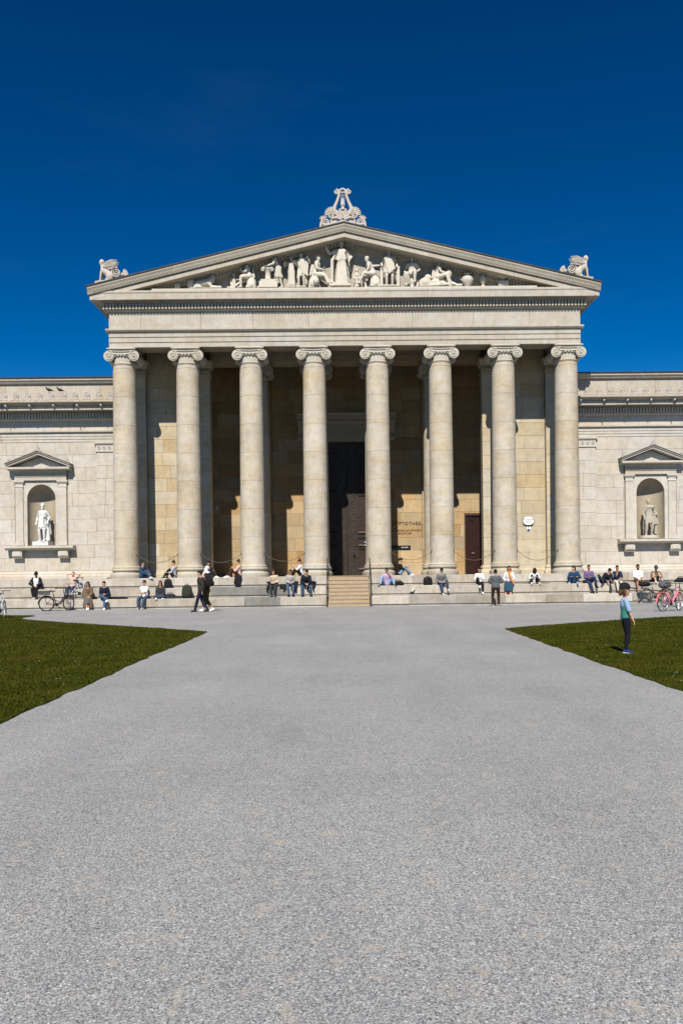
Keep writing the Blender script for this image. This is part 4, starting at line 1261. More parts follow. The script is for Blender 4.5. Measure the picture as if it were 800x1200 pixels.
def statue(name, label, loc, face, scale, fig, parts, vx=.021, color=(0.50, 0.46, 0.39), m=None, group='carved figures in the pediment', cat='statue', head=True, hair=True):
    f = fig
    t = thing(name, label, cat, loc, face, group); t.scale = (scale,) * 3
    mb = MB()
    f.torso(mb, .012)
    if head:
        f.neckhead(mb)
    for k in (1, -1):
        f.arm(mb, k, .012); f.palm(mb, k); f.leg(mb, k, .012); f.foot(mb, k, .01)
    if hair and head:
        c = f.headc; z = f.hM @ V(0, 0, 1); v = f.hM @ V(0, 1, 0)
        mb.ball(c + z * .05 - v * .025, .095, .105, .085, 10, 6)
    parts(mb, f)
    me = remesh(mb, vx, 'figure', m or M_CARVE, 1)
    fm = MB()
    for k in (1, -1): f.fingers(fm, k, .5)
    bm = bmesh.new(); bm.from_mesh(me)
    t2 = fm.mesh('tmp', None, True); bm.from_mesh(t2); bm.to_mesh(me); bm.free(); bpy.data.meshes.remove(t2)
    me.polygons.foreach_set('use_smooth', [True] * len(me.polygons))
    link('figure', me, t, color)
    return t

def folds(mb, a, b, n, spread, r=.025, sag=.0):
    a, b = V(*a), V(*b); r *= 1.35
    for i in range(n):
        q = (i / (n - 1) - .5) if n > 1 else 0
        o = V(*spread) * q
        mb.tube([a + o * .6, a.lerp(b, .5) + o * .9 + V(0, 0, -sag) + V(rnd.uniform(-.01, .01), 0, 0), b + o], [r, r * 1.15, r * 1.2], 6)

PY, PZ = AY + 0.06, 16.03
px2x = lambda x: (x - 404.3) / 23.3
STONE_W = (0.55, 0.508, 0.435)
def stand_ankles(a=.1, fy=.0, by=-.06): return {1: (a, fy, -.845), -1: (-a, by, -.845)}
HIPZ = .93

# the goddess in the middle
def p_athena(mb, f):
    skirt(mb, f, .22, -.86, .15, .235, 11, .15)
    folds(mb, (0, .13, .05), (0, .22, -.84), 5, (.36, 0, 0), .024)
    folds(mb, (-.12, .12, .44), (.16, .16, .02), 3, (.12, 0, .06), .026)
    folds(mb, (.02, .13, .45), (-.05, .15, .05), 5, (.24, 0, 0), .02)
    c = f.headc
    mb.loft([ering(c + V(0, y, z), V(1, 0, 0), V(0, 1, 0), a, b, 12) for z, a, b, y in ((.02, .095, .115, -.02), (.08, .095, .11, -.015), (.14, .07, .085, -.02), (.19, .03, .05, -.03), (.2, .01, .02, -.03))])
    mb.tube([c + V(0, .06, .17), c + V(0, 0, .23), c + V(0, -.09, .2), c + V(0, -.14, .08), c + V(0, -.13, -.06)], [.02, .035, .04, .035, .02], 8)
    mb.tube([V(.36, .02, -.86), V(.35, .02, .12)], [.07, .06], 10)
    mb.tube([f.sho[1], V(.33, -.05, .1), V(.36, -.08, -.5), V(.33, -.05, -.84)], [.06, .07, .07, .08], 8)
    mb.tube([f.sho[-1], V(-.28, -.08, .1), V(-.32, -.1, -.3)], [.055, .06, .035], 8)
    mb.box(-.33, .38, -.2, .25, -.93, -.85)
statue('goddess_statue', 'tall helmeted goddess in a long robe standing at the centre of the pediment', (px2x(401), PY, PZ + HIPZ * 1.37), PI, 1.37,
       Fig(bulk=1.1, lean=-1, ankles=stand_ankles(.09, .03, 0), wrists={1: (.56, .12, .52), -1: (-.30, .10, .08)}, elbows={1: (.5, -.2, -.6), -1: (-.6, -.4, -.3)}, head=(6, -8)), p_athena, color=STONE_W)
# statue faces the camera: its right hand is on the picture's left

def seated_parts(seat=True, drape=True, tablet=False, block=None):
    def pp(mb, f):
        if seat:
            mb.ball((0, -.08, -.34), .27, .24, .27, 10, 6); mb.ball((.12, -.1, -.46), .22, .22, .2, 8, 5); mb.ball((-.14, -.06, -.48), .2, .24, .18, 8, 5)
            mb.box(-.28, .28, -.26, .2, -.61, -.52)
        if drape:
            for k in (1, -1):
                mb.tube([V(k * .05, -.02, -.02), f.hip[k].lerp(f.kne[k], .6), f.kne[k]], [.13, .12, .085], 10)
            kk = f.kne[1]
            folds(mb, (f.kne[1].x, f.kne[1].y, f.kne[1].z), (f.ank[1].x, f.ank[1].y - .05, -.5), 4, (.26, 0, 0), .03)
            folds(mb, (.1, -.05, -.05), (.16, -.1, -.58), 4, (.05, .3, 0), .035)
            folds(mb, (.0, -.14, .38), (.05, -.2, -.1), 3, (.25, 0, 0), .035)
        if tablet:
            mb.loft([[V(-.14, .34, .12), V(.14, .34, .12), V(.14, .30, .10), V(-.14, .30, .10)], [V(-.14, .46, .34), V(.14, .46, .34), V(.14, .42, .36), V(-.14, .42, .36)]])
        if block: block(mb, f)
    return pp

statue('seated_sculptor_statue', 'seated carved youth bent over a tablet, leftmost of the larger human figures in the pediment', (px2x(293), PY, PZ + .62), R(100), 1.08,
       Fig(bulk=1.1, lean=18, head=(25, 0), ankles={1: (.1, .72, -.48), -1: (-.1, .42, -.5)}, wrists={1: (.06, .36, .18), -1: (-.06, .38, .22)}), seated_parts(tablet=True), color=STONE_W)
# bending mason behind a carved pedestal
def p_mason(mb, f):
    skirt(mb, f, .12, -.48, .17, .24, 9, .1)
    folds(mb, (.1, -.1, .1), (.16, -.12, -.7), 4, (.18, 0, 0), .035)
statue('mason_statue', 'carved bare armed craftsman bending over a stone block in the pediment', (px2x(327), PY + .04, PZ + HIPZ * 1.1), R(115), 1.1,
       Fig(bulk=1.1, lean=34, head=(22, 0), ankles=stand_ankles(.12, .1, -.12), wrists={1: (.08, .60, .08), -1: (-.10, .56, .02)}), p_mason, color=STONE_W)
def stone_thing(name, label, cat, loc, build, color=STONE_W, group=None, vx=None, part='carving', smooth=True, m=None):
    t = thing(name, label, cat, loc, 0, group)
    mb = MB(); build(mb)
    if vx: link(part, remesh(mb, vx, part, m or M_CARVE, 1), t, color)
    else: mb.build(part, m or M_CARVE, t, smooth, 40, color)
    return t
def b_pedestal(mb):
    mb.box(-.50, .42, -.14, .22, 0, .30); mb.box(-.42, .34, -.12, .2, .301, .40)
    mb.lathe([(.17, .40), (.14, .45), (.135, .78), (.18, .84), (.22, .92)], (-.06, .03, 0), 20)
    mb.box(-.34, .2, -.17, .22, .921, 1.0)
    for s in (-1, 1): mb.torus((-.07 + s * .24, -.16, .86), .06, .03, 'y', 16, 6)
    mb.tube([(.3, 0, .34), (.42, -.02, .42), (.46, 0, .22)], [.07, .09, .06], 8)
stone_thing('carved_pedestal', 'carved stone block with scroll capital in front of the bending craftsman', 'pedestal', (px2x(316), PY - .12, PZ), b_pedestal)
def p_woman(mb, f):
    skirt(mb, f, .25, -.86, .15, .22, 9, .13); folds(mb, (0, .12, .4), (0, .2, -.82), 5, (.28, 0, 0), .026)
    mb.box(-.2, .2, -.15, .2, -.92, -.85)
statue('draped_woman_statue', 'slim draped carved woman standing left of the caped man in the pediment', (px2x(342), PY, PZ + HIPZ * .93), R(185), .93,
       Fig(bulk=1.1, lean=0, ankles=stand_ankles(.08), wrists={1: (.36, .18, .34), -1: (-.28, .2, .30)}), p_woman, color=STONE_W)
def p_cape(mb, f):
    mb.loft([[V(-.30, .06, .62), V(.16, .1, .56), V(.2, -.08, .5), V(-.34, -.1, .64)], [V(-.38, .05, .1), V(.14, .17, .2), V(.2, -.14, .1), V(-.36, -.16, .1)], [V(-.30, 0, -.75), V(-.14, .06, -.7), V(-.1, -.14, -.75), V(-.3, -.16, -.8)]])
    folds(mb, (-.05, .16, .5), (-.2, .16, -.3), 5, (.28, 0, .15), .03)
    skirt(mb, f, .1, -.36, .17, .21, 8, .1)
    mb.box(-.26, .26, -.2, .2, -.92, -.86)
statue('caped_man_statue', 'carved man under a large cape that hides his head, left part of the pediment', (px2x(353.5), PY, PZ + HIPZ * 1.0), PI, 1.0,
       Fig(bulk=1.1, lean=4, head=(25, 20), ankles=stand_ankles(.13, .04, -.02), wrists={1: (.34, .30, .30), -1: (-.36, .16, .5)}), p_cape, color=STONE_W)
def pot_left(mb, f):
    mb.lathe([(.07, -.58), (.12, -.5), (.13, -.4), (.08, -.33), (.09, -.3)], (.42, .12, 0), 14)
statue('seated_bearded_statue', 'seated carved bearded man facing right with long legs stretched, beside the goddess', (px2x(371), PY, PZ + .70), R(-105), 1.22,
       Fig(bulk=1.1, lean=8, head=(6, 0), ankles={1: (.1, .62, -.50), -1: (-.1, .78, -.44)}, wrists={1: (.1, .32, .12), -1: (-.05, .28, .22)}), seated_parts(block=pot_left), color=STONE_W)
def p_herm(mb):
    mb.lathe([(.13, 0), (.14, .1), (.1, .14), (.11, .5), (.13, .62), (.12, .7), (.05, .75), (.05, .79), (.08, .84), (.085, .9), (.06, .97), (.02, 1.0)], (0, 0, 0), 16)
    for s in (-1, 1): mb.tube([(s * .12, 0, .68), (s * .17, -.03, .5), (s * .08, -.1, .42)], [.05, .045, .035], 6)
stone_thing('small_idol_statue', 'small carved idol figure standing close to the right of the tall goddess', 'statue', (px2x(418.5), PY + .02, PZ), p_herm, vx=.02, group='carved figures in the pediment')
statue('seated_nude_statue', 'seated nude carved youth leaning left, between the goddess and the standing caped torso', (px2x(438), PY, PZ + .69), R(100), 1.19,
       Fig(bulk=1.1, lean=26, head=(24, 0), ankles={1: (.1, .30, -.52), -1: (-.1, .62, -.40)}, wrists={1: (-.2, -.30, .30), -1: (-.06, .46, .0)}), seated_parts(drape=False), color=STONE_W)
def p_torso(mb, f):
    skirt(mb, f, .42, -.28, .22, .27, 9, .08, sq=.65)
    folds(mb, (.14, .14, .46), (-.12, .17, -.25), 6, (.26, 0, -.2), .03)
    mb.box(-.47, -.33, -.1, .12, -.92, .02); mb.box(.30, .42, -.1, .12, -.92, -.05); mb.box(-.33, .3, -.18, .2, -.92, -.86)
statue('standing_draped_torso_statue', 'broad carved torso wrapped in cloth standing between two low posts, right part of the pediment', (px2x(457), PY, PZ + HIPZ * 1.1), PI, 1.1,
       Fig(bulk=1.1, lean=0, ankles=stand_ankles(.13), wrists={1: (.34, .1, .02), -1: (-.34, .1, .05)}, wide=1.15, head=(55, 0)), p_torso, color=STONE_W, hair=False)
statue('seated_bare_chest_statue', 'bare chested carved man seated facing forward in the right half of the pediment', (px2x(484), PY + .08, PZ + .68), R(170), 1.18,
       Fig(bulk=1.1, lean=2, head=(4, 0), ankles={1: (.22, .30, -.50), -1: (-.14, .40, -.42)}, wrists={1: (.30, .08, .04), -1: (-.28, .20, .08)}), seated_parts(), color=STONE_W)
def b_rock(mb):
    mb.ball((-.05, 0, .22), .34, .22, .26, 10, 6); mb.ball((.1, .0, .45), .2, .17, .2, 10, 6); mb.box(-.34, .36, -.16, .2, 0, .18)
stone_thing('carved_boulder', 'rounded carved boulder between two seated figures, right half of the pediment', 'boulder', (px2x(500), PY, PZ), b_rock, vx=.03)
def pot_block(mb, f):
    mb.ball((0, -.1, -.26), .27, .26, .2, 9, 5); mb.ball((.05, .2, -.32), .24, .26, .14, 9, 5); mb.box(-.26, .26, -.34, .5, -.43, -.34)
    mb.lathe([(.03, .02), (.10, .1), (.14, .24), (.13, .36), (.07, .42), (.06, .45)], (.0, .52, -.12), 14)
    mb.tube([V(0, .4, -.38), V(0, 1.1, -.40)], [.12, .05], 8)
statue('reclining_potter_statue', 'carved youth sitting low with an urn on his knees, rightmost human figure of the pediment', (px2x(513), PY, PZ + .48), R(-100), 1.15,
       Fig(bulk=1.1, lean=8, head=(18, 0), ankles={1: (.08, .62, -.30), -1: (-.1, .86, -.32)}, wrists={1: (.1, .42, .14), -1: (-.08, .42, .10)}), seated_parts(seat=False, block=pot_block), color=STONE_W)
def lathe_of(prof, handles=()):
    def b(mb):
        mb.lathe(prof, (0, 0, 0), 24)
        for pts, r in handles:
            for s in (-1, 1): mb.tube([(s * x, 0, z) for x, z in pts], r, 6)
    return b
POT = 'carved vessels in the pediment'
stone_thing('amphora_vessel', 'round bellied carved jar with two handles, right corner of the pediment', 'jar', (px2x(548.5), PY - .02, PZ), lathe_of([(.14, 0), (.16, .04), (.28, .2), (.31, .34), (.27, .46), (.15, .53), (.13, .58), (.19, .62), (.18, .65)], [([(.27, .47), (.36, .5), (.34, .38), (.29, .34)], .03)]), group=POT)
stone_thing('slender_vessel', 'slender carved bottle between the handled jar and the flat bowl', 'vase', (px2x(567), PY - .02, PZ), lathe_of([(.10, 0), (.09, .04), (.05, .09), (.15, .26), (.17, .42), (.14, .52), (.06, .58), (.05, .66), (.09, .70), (.08, .72)]), group=POT)
stone_thing('kylix_vessel', 'flat carved bowl on a square block, rightmost vessel of the pediment', 'bowl', (px2x(591), PY - .02, PZ), lambda mb: (mb.box(-.27, .24, -.16, .16, 0, .24), lathe_of([(.12, .241), (.06, .28), (.05, .34), (.2, .40), (.34, .5), (.36, .56), (.33, .56), (.1, .48)], [([(.33, .52), (.46, .56), (.46, .48), (.30, .46)], .022)])(mb)), group=POT)
stone_thing('small_altar', 'small plain carved block at the left corner of the pediment', 'block', (px2x(208.5), PY - .02, PZ), lambda mb: (mb.box(-.14, .14, -.12, .12, 0, .18), mb.box(-.10, .12, -.1, .1, .181, .26)), smooth=False)
stone_thing('corner_vase', 'bulbous carved vase left of the reclining lion in the pediment', 'vase', (px2x(224), PY - .02, PZ), lathe_of([(.14, 0), (.15, .04), (.19, .18), (.21, .32), (.19, .40), (.12, .43), (.17, .47), (.16, .49)]), group=POT)
def b_lion(mb):
    mb.tube([(-.52, 0, .2), (-.42, 0, .24), (-.1, 0, .28), (.15, 0, .33), (.3, 0, .38)], [.12, .19, .19, .2, .17], 12)
    mb.tube([(.26, 0, .36), (.34, 0, .52), (.36, 0, .58)], [.17, .15, .11], 10)
    mb.ball((.37, -.02, .60), .11, .10, .11, 10, 6); mb.ball((.46, -.03, .57), .055, .05, .05, 8, 5)
    for s in (-1, 1):
        mb.tube([(.22, s * .12, .2), (.34, s * .13, .08), (.60, s * .13, .06), (.82, s * .13, .055)], [.09, .07, .055, .05], 8)
        mb.ball((-.40, s * .13, .16), .2, .09, .16, 8, 5)
        mb.tube([(-.4, s * .16, .06), (-.15, s * .18, .055)], [.06, .05], 8)
        mb.ball((.33, s * .08, .70), .03, .03, .04, 6, 4)
    mb.tube([(-.6, 0, .16), (-.66, -.06, .08), (-.4, -.22, .05)], [.035, .03, .035], 6)
    mb.box(-.66, .86, -.2, .2, -.004, .03)
stone_thing('lion_statue', 'carved lion lying with raised head near the left corner of the pediment', 'statue', (px2x(241), PY - .02, PZ), b_lion, vx=.025)
def b_idol(mb):
    mb.tube([(0, 0, 0), (0, 0, .3), (0, 0, .52), (0, 0, .62)], [.12, .11, .12, .06], 10)
    mb.ball((0, 0, .72), .075, .075, .09, 8, 6)
    mb.tube([(.1, 0, .55), (.2, -.05, .42), (.3, -.05, .5)], [.05, .04, .03], 6); mb.tube([(-.1, 0, .55), (-.17, 0, .38), (-.15, -.02, .16)], [.05, .045, .03], 6)
    mb.tube([(-.1, 0, .08), (-.36, -.04, .06)], [.07, .05], 6)
stone_thing('little_figure_statue', 'small upright carved figure between the lying lion and the seated youth', 'statue', (px2x(274.5), PY + .02, PZ), b_idol, vx=.022, group='carved figures in the pediment')

# ---- roof ornaments
def fan(mb, c, r, a0, a1, n, w=.035, th=.06):
    for i in range(n):
        a = a0 + (a1 - a0) * i / (n - 1)
        d = V(math.cos(a), 0, math.sin(a))
        cc = V(*c)
        mb.tube([cc + d * r * .25, cc + d * r * .7 + V(0, -.02, 0), cc + d * r], [w * .5, w, w * .75], 6)
def scroll(mb, c, r, sgn=1, turns=2.2, t=.045, n=36, start=PI / 2):
    pts = []
    for i in range(n + 1):
        q = i / n; a = start + sgn * q * turns * 2 * PI; rr = r * (1 - .85 * q)
        pts.append(V(c[0] + rr * math.cos(a), c[1], c[2] + rr * math.sin(a)))
    mb.tube(pts, [t * (1 - .45 * i / n) for i in range(n + 1)], 8)
AC = (0.47, 0.425, 0.37)
GYF = AY - 0.55
u_ = .0426
lt = thing('lyre_acroterion', 'carved stone lyre with scrolls and palmettes on the peak of the gable', 'roof ornament', (-0.05, GYF + .1, ZT))
pl = MB()
pl.loft([[(-1.12, y, -.27), (0, y, .02), (1.12, y, -.27), (1.05, y, -.16), (0, y, .16), (-1.05, y, -.16)] for y in (-.14, .2)])
pl.build('plinth', M_CARVE, lt, color=AC)
ly = MB()
for s in (-1, 1):
    ly.tube([V(s * .02, 0, .28), V(s * .28, 0, .42), V(s * .42, 0, .66), V(s * .40, 0, .86), V(s * .28, 0, 1.12), V(s * .19, 0, 1.4), V(s * .17, 0, 1.58)], [.08, .10, .10, .09, .075, .065, .06], 10)
    scroll(ly, (s * .31, -.02, 1.60), .13, s, 1.8, .045, start=PI / 2)
    ly.tube([V(s * .17, 0, 1.57), V(s * .12, 0, 1.70), V(0, 0, 1.76)], [.06, .06, .06], 8)
ly.tube([V(-.3, 0, 1.57), V(.3, 0, 1.57)], .045, 8)
for k in range(4):
    x = -.09 + .06 * k; ly.tube([V(x, 0, .5), V(x, 0, 1.57)], .010, 5)
ly.build('lyre', M_CARVE, lt, True, 50, AC)
mk = MB()
mk.ball((0, -.05, .95), .12, .10, .16, 12, 8); mk.ball((0, -.05, 1.12), .10, .08, .08, 10, 6); mk.ball((0, -.05, 1.22), .06, .05, .06, 8, 5); mk.tube([V(0, -.05, .85), V(0, -.05, .68)], [.06, .12], 8)
mk.ball((0, -.15, .93), .025, .03, .05, 6, 4)
link('mask', remesh(mk, .02, 'mask', M_CARVE), lt, AC)
lf = MB()
fan(lf, (0, -.03, .24), .52, R(35), R(145), 7, .065)
for s in (-1, 1):
    lf.tube([V(s * .06, -.05, .2), V(s * .35, -.06, .30), V(s * .55, -.04, .26)], [.05, .08, .03], 8)
lf.build('acanthus', M_CARVE, lt, True, 60, AC)
for s in (-1, 1):
    g = MB()
    fan(g, (s * .55, 0, .50), .36, PI / 2 - s * R(100), PI / 2 + s * R(25), 8, .048)
    scroll(g, (s * .60, -.03, .42), .16, s, 1.8, .045)
    scroll(g, (s * .86, 0, .10), .22, -s, 2.2, .05)
    scroll(g, (s * .50, 0, .16), .15, s, 2.0, .045)
    g.tube([V(s * 1.12, 0, -.2), V(s * 1.10, 0, .02), V(s * 1.02, 0, .26), V(s * .8, 0, .36)], [.06, .065, .06, .04], 8)
    g.tube([V(s * 1.1, 0, .0), V(s * .75, -.02, -.05), V(s * .3, -.02, .12)], [.05, .06, .06], 8)
    fan(g, (s * .98, 0, .22), .20, PI / 2 - s * R(70), PI / 2 + s * R(50), 5, .035)
    g.build('scrollwork', M_CARVE, lt, True, 60, AC)

def sphinx(s, label):
    x0 = s * 11.75
    t = thing('sphinx_acroterion', label, 'roof statue', (x0, GYF + .15, ZT - SL * 11.75 - .02), 0, 'winged sphinxes on the gable corners')
    o = s       # outward direction
    pl = MB()
    pl.loft([[(o * (-.85), y, .30), (o * .62, y, -.13), (o * .62, y, .06), (o * (-.2), y, .16), (o * (-.85), y, .32)] for y in (-.2, .22)])
    pl.build('plinth', M_CARVE, t, color=AC)
    mb = MB()
    Q = lambda x, y, z: V(o * x, y, z)
    mb.tube([Q(-.16, 0, .36), Q(.0, 0, .46), Q(.18, 0, .62), Q(.28, 0, .76)], [.17, .19, .18, .13], 12)
    mb.tube([Q(.28, 0, .74), Q(.31, 0, .90), Q(.33, 0, .96)], [.10, .08, .08], 10)
    mb.ball(Q(.35, 0, 1.03), .10, .10, .125, 10, 8); mb.ball(Q(.28, 0, 1.06), .11, .12, .12, 10, 6); mb.tube([Q(.25, 0, 1.05), Q(.2, 0, .88), Q(.2, 0, .78)], [.07, .06, .04], 8)
    mb.tube([Q(.24, 0, 1.13), Q(.33, 0, 1.17), Q(.42, 0, 1.12)], [.04, .06, .03], 8)
    for y in (-.11, .11):
        mb.tube([Q(.26, y, .66), Q(.33, y, .46), Q(.36, y, .22), Q(.38, y, .1)], [.085, .07, .05, .05], 8); mb.tube([Q(.36, y, .09), Q(.50, y, .07)], [.055, .045], 8)
        mb.ball(Q(-.1, y * 1.2, .32), .19, .09, .2, 10, 6)
        mb.tube([Q(-.12, y * 1.2, .2), Q(.12, y * 1.2, .15)], [.07, .055], 8)
    link('body', remesh(mb, .025, 'body', M_CARVE, 1), t, AC)
    for y in (-.14, .14):
        g = MB()
        for k in range(6):
            q = k / 5
            g.tube([Q(.20 - .02 * k, y, .74 + .02 * q), Q(.06 - .02 * k, y * 1.2, 1.00 - .045 * k), Q(-.18, y * 1.25, 1.10 - .055 * k), Q(-.50 + .16 * q, y * 1.2, 1.09 - .075 * k)], [.045, .04, .034, .014], 6)
        g.build('wing', M_CARVE, t, True, 60, AC)
    g = MB()
    scroll(g, Q(-.40, -.06, .52), .25, -o, 2.2, .042, start=PI * .6 if o > 0 else PI * .4)
    g.lathe([(.2, -.02), (.2, .1)], (0, 0, 0), 18); n = len(g.v)
    g.v[-36:] = [tuple(Q(-.40, 0, .52) + V(x, z, y)) for x, y, z in g.v[-36:]]
    g.build('scroll', M_CARVE, t, True, 60, AC)
    g = MB(); fan(g, Q(-.70, 0, .42), .30, PI / 2 - o * R(-20), PI / 2 + o * R(95), 6, .045); g.ball(Q(-.7, 0, .44), .09, .08, .09, 8, 5)
    g.build('palmette', M_CARVE, t, True, 60, AC)
sphinx(-1, 'winged sphinx with a scroll tail on the left corner of the gable roof')
sphinx(1, 'winged sphinx with a scroll tail on the right corner of the gable roof')

# ---- niche statues
def p_warrior(mb, f):
    skirt(mb, f, .16, -.36, .165, .22, 12, .08)
    f.torso(mb, .035, .0, .5)
    mb.tube([V(.17, .06, .46), V(0, .15, .34), V(-.13, .13, .22), V(-.19, .02, .16)], [.04, .05, .05, .04], 8)
    mb.tube([V(-.17, .0, .17), V(0, .14, .15), V(.17, .0, .17)], [.03, .035, .03], 8)
    folds(mb, (-.16, -.1, .44), (-.22, -.12, -.6), 4, (.16, 0, 0), .04)
    folds(mb, (0, .15, .36), (0, .19, -.3), 5, (.24, 0, 0), .018)
    c = f.headc
    mb.loft([ering(c + V(0, y, z), V(1, 0, 0), V(0, 1, 0), a, b, 12) for z, a, b, y in ((.015, .088, .115, .0), (.06, .09, .11, -.005), (.12, .075, .09, -.01), (.165, .04, .05, -.012), (.185, .01, .02, -.012))])
    mb.loft([ering(c + V(0, .04, z), V(1, 0, 0), V(0, 1, 0), a, b, 10) for z, a, b in ((-.15, .02, .03), (-.12, .05, .055), (-.08, .062, .066), (-.05, .06, .06))])
    mb.tube([V(-.24, -.03, -.9), V(-.23, -.03, -.5), V(-.24, -.04, -.14)], [.10, .085, .07], 10)
    for k in (1, -1): mb.tube([f.ank[k] + V(0, 0, .02), f.ank[k] + V(0, 0, .2)], [.05, .065], 8)
st1 = statue('helmeted_warrior_statue', 'white statue of a helmeted bearded man in a short tunic in the left niche', (-16.41, WY + .20, 3.31 + .22 + .92 * 1.18), R(172), 1.18,
       Fig(lean=0, head=(4, 10), ankles={1: (.12, .04, -.845), -1: (-.11, .10, -.84)}, wrists={1: (.27, .10, -.04), -1: (-.27, .08, .0)}, elbows={1: (.4, -.8, 0), -1: (-.4, -.8, 0)}), p_warrior, vx=.02, color=(0.60, 0.60, 0.60), m=M_MARBLE, group='statues in the wing niches')
MB().bbox(-.36, .40, -.27, .24, -1.107, -.92, .02).build('base_block', M_MARBLE, st1, color=(.60, .60, .60))
def p_roman(mb, f):
    skirt(mb, f, .12, -.34, .165, .23, 14, .09)
    f.torso(mb, .03, .0, .5)
    for k in (1, -1): mb.ball(V(k * .075, .12, .36), .07, .04, .06, 8, 5)
    mb.tube([V(.2, .02, .48), V(.05, .14, .40), V(-.12, .13, .40), V(-.22, .0, .46)], [.05, .05, .05, .06], 8)
    folds(mb, (.16, -.12, .44), (.18, -.16, -.6), 3, (.1, 0, 0), .03)
    mb.tube([V(.30, .1, -.88), V(.29, .1, .05)], .022, 6)
    mb.tube([V(-.30, .02, -.86), V(-.31, .04, -.4), V(-.34, .06, .0)], [.065, .06, .09], 10)
    folds(mb, (-.26, .14, .1), (-.32, .1, -.4), 3, (.12, 0, 0), .035)
    for k in (1, -1): mb.tube([f.ank[k] + V(0, 0, .02), f.ank[k] + V(0, 0, .22)], [.05, .068], 8)
st2 = statue('armoured_statue', 'weathered grey stone statue of a man in armour and cloak in the right niche', (16.36, WY + .20, 3.31 + .18 + .92 * 1.16), R(182), 1.16,
       Fig(lean=0, side=3, head=(2, -22), ankles={1: (.16, .06, -.845), -1: (-.12, .0, -.845)}, wrists={1: (.27, .14, -.06), -1: (-.29, .16, .10)}, elbows={1: (.3, -1, 0), -1: (-.3, -1, -.2)}), p_roman, vx=.02, color=(0.40, 0.365, 0.30), group='statues in the wing niches')
MB().lathe([(.44, -1.075), (.45, -1.0), (.40, -.92)], (0, 0, 0), 20).build('base_block', M_CARVE, st2, True, 40, (.42, .385, .32))

# ================================================================== PEOPLE
SIT = 'people sitting on the museum steps'
TIER = {1: (40.30, .49), 2: (41.05, .985), 3: (41.80, 1.485)}
WT = {1: (40.95, .495), 2: (41.70, .985)}
def px(x, Y): return (x - 407.2) / (980 / Y)
def seat(x, tier, back=.27, wing=False, sc=1.0, h=.10):
    yf, z = (WT if wing else TIER)[tier]
    Y = yf + back
    return (px(x, Y), Y, z + h * sc)
BLACK = (.012, .012, .014); WHITE = (.72, .72, .73); NAVY = (.014, .022, .055); JEANS = (.045, .085, .165); JEANL = (.20, .31, .46); BEIGE = (.44, .36, .26); GREY = (.16, .165, .175)
BRN = (.035, .018, .010); DKH = (.014, .010, .008)

def hold_book(col=None):
    def e(t, f, P):
        m = (f.wri[1] + f.wri[-1]) / 2 + V(0, .09, .04)
        b = thing_book(t, m, f)
    return e
HELD = []
def world_of(t, p):
    return Matrix.LocRotScale(t.location, t.rotation_euler, t.scale) @ V(*p)

p = person('man in open black jacket, white shirt and black cap, leftmost person sitting on the steps', seat(44, 2, wing=True), PI, .98, sit(lean=4, head=(12, 0), wrists={1: (.08, .24, .10), -1: (-.08, .24, .10)}, elbows={1: (1, -.1, -.25), -1: (-1, -.1, -.25)}, ankles={1: (.03, .40, -.5), -1: (-.05, .44, -.5)}), top=WHITE, sleeve=.5, bottom=BLACK, shoe=(.35, .33, .32), hair=DKH, cap=BLACK, coat=(BLACK, 0, True), group=SIT, skin=M_SKIN2)
person('person in a pale pink sweater leaning back with both arms behind the head', seat(86, 2, wing=True), PI - .15, .98,
       sit(lean=-6, head=(-14, 0), wrists={1: (.12, -.08, .68), -1: (-.12, -.08, .68)}, elbows={1: (1, .1, .3), -1: (-1, .1, .3)}), top=(.50, .36, .30), bottom=(.05, .08, .14), shoe=(.08, .03, .03), hair=(.30, .17, .11), group=SIT)
person('woman in a long tan coat and sunglasses with a grey skirt, on the lowest step', seat(103.5, 1), PI + .35, .98,
       sit(head=(2, 20), wrists={1: (.03, .34, .05), -1: (-.03, .34, .05)}, ankles={1: (.08, .50, -.50), -1: (.02, .42, -.50)}), top=(.30, .2, .13), bottom=GREY, skirt=.55, shoe=WHITE, hair=BRN, hairstyle='long', shades=True, coat=((.24, .155, .095), .42, False), group=SIT)
person('man in navy sweater and jeans with crossed legs beside the tan coat woman', seat(123, 1), PI + .1, 1.0,
       sit(lean=14, head=(6, 20), ankles={1: (-.20, .48, -.12), -1: (-.06, .46, -.50)}, knees={1: (.5, .6, .5), -1: (-.1, .6, .8)}, wrists={1: (.02, .26, .16), -1: (-.1, .28, .14)}), top=NAVY, bottom=(.08, .14, .25), shoe=WHITE, hair=DKH, group=SIT)
person('woman in blue denim jacket sitting sideways at the foot of the leftmost column', seat(166.5, 3, .30), R(-112), .95,
       kneesup(lean=6, head=(0, 10), ankles={1: (.12, .60, -.03), -1: (-.05, .52, -.03)}, wrists={1: (.1, .38, .12), -1: (-.1, .36, .14)}), top=(.035, .075, .15), bottom=(.05, .1, .2), shoe=(.45, .45, .45), hair=BRN, hairstyle='bun', shades=True, group=SIT)
person('man in grey shirt and black trousers leaning back on the second column base', seat(203.5, 3, .28), R(100), .96,
       kneesup(lean=-2, head=(10, -15), ankles={1: (.1, .50, -.03), -1: (-.1, .34, -.03)}, wrists={1: (.1, .34, .18), -1: (-.1, .34, .18)}), top=(.38, .39, .42), bottom=BLACK, shoe=BLACK, hair=DKH, hairstyle='bun', group=SIT)
person('man in white t-shirt and sunglasses with folded arms, jeans reaching the gravel', seat(169.5, 1), PI - .2, 1.02,
       sit(lean=2, head=(2, 15), wrists={1: (-.14, .2, .22), -1: (.14, .22, .20)}, ankles={1: (.10, .52, -.50), -1: (-.14, .60, -.50)}), top=WHITE, sleeve=.5, bottom=(.05, .095, .17), shoe=(.30, .30, .31), hair=DKH, shades=True, group=SIT)
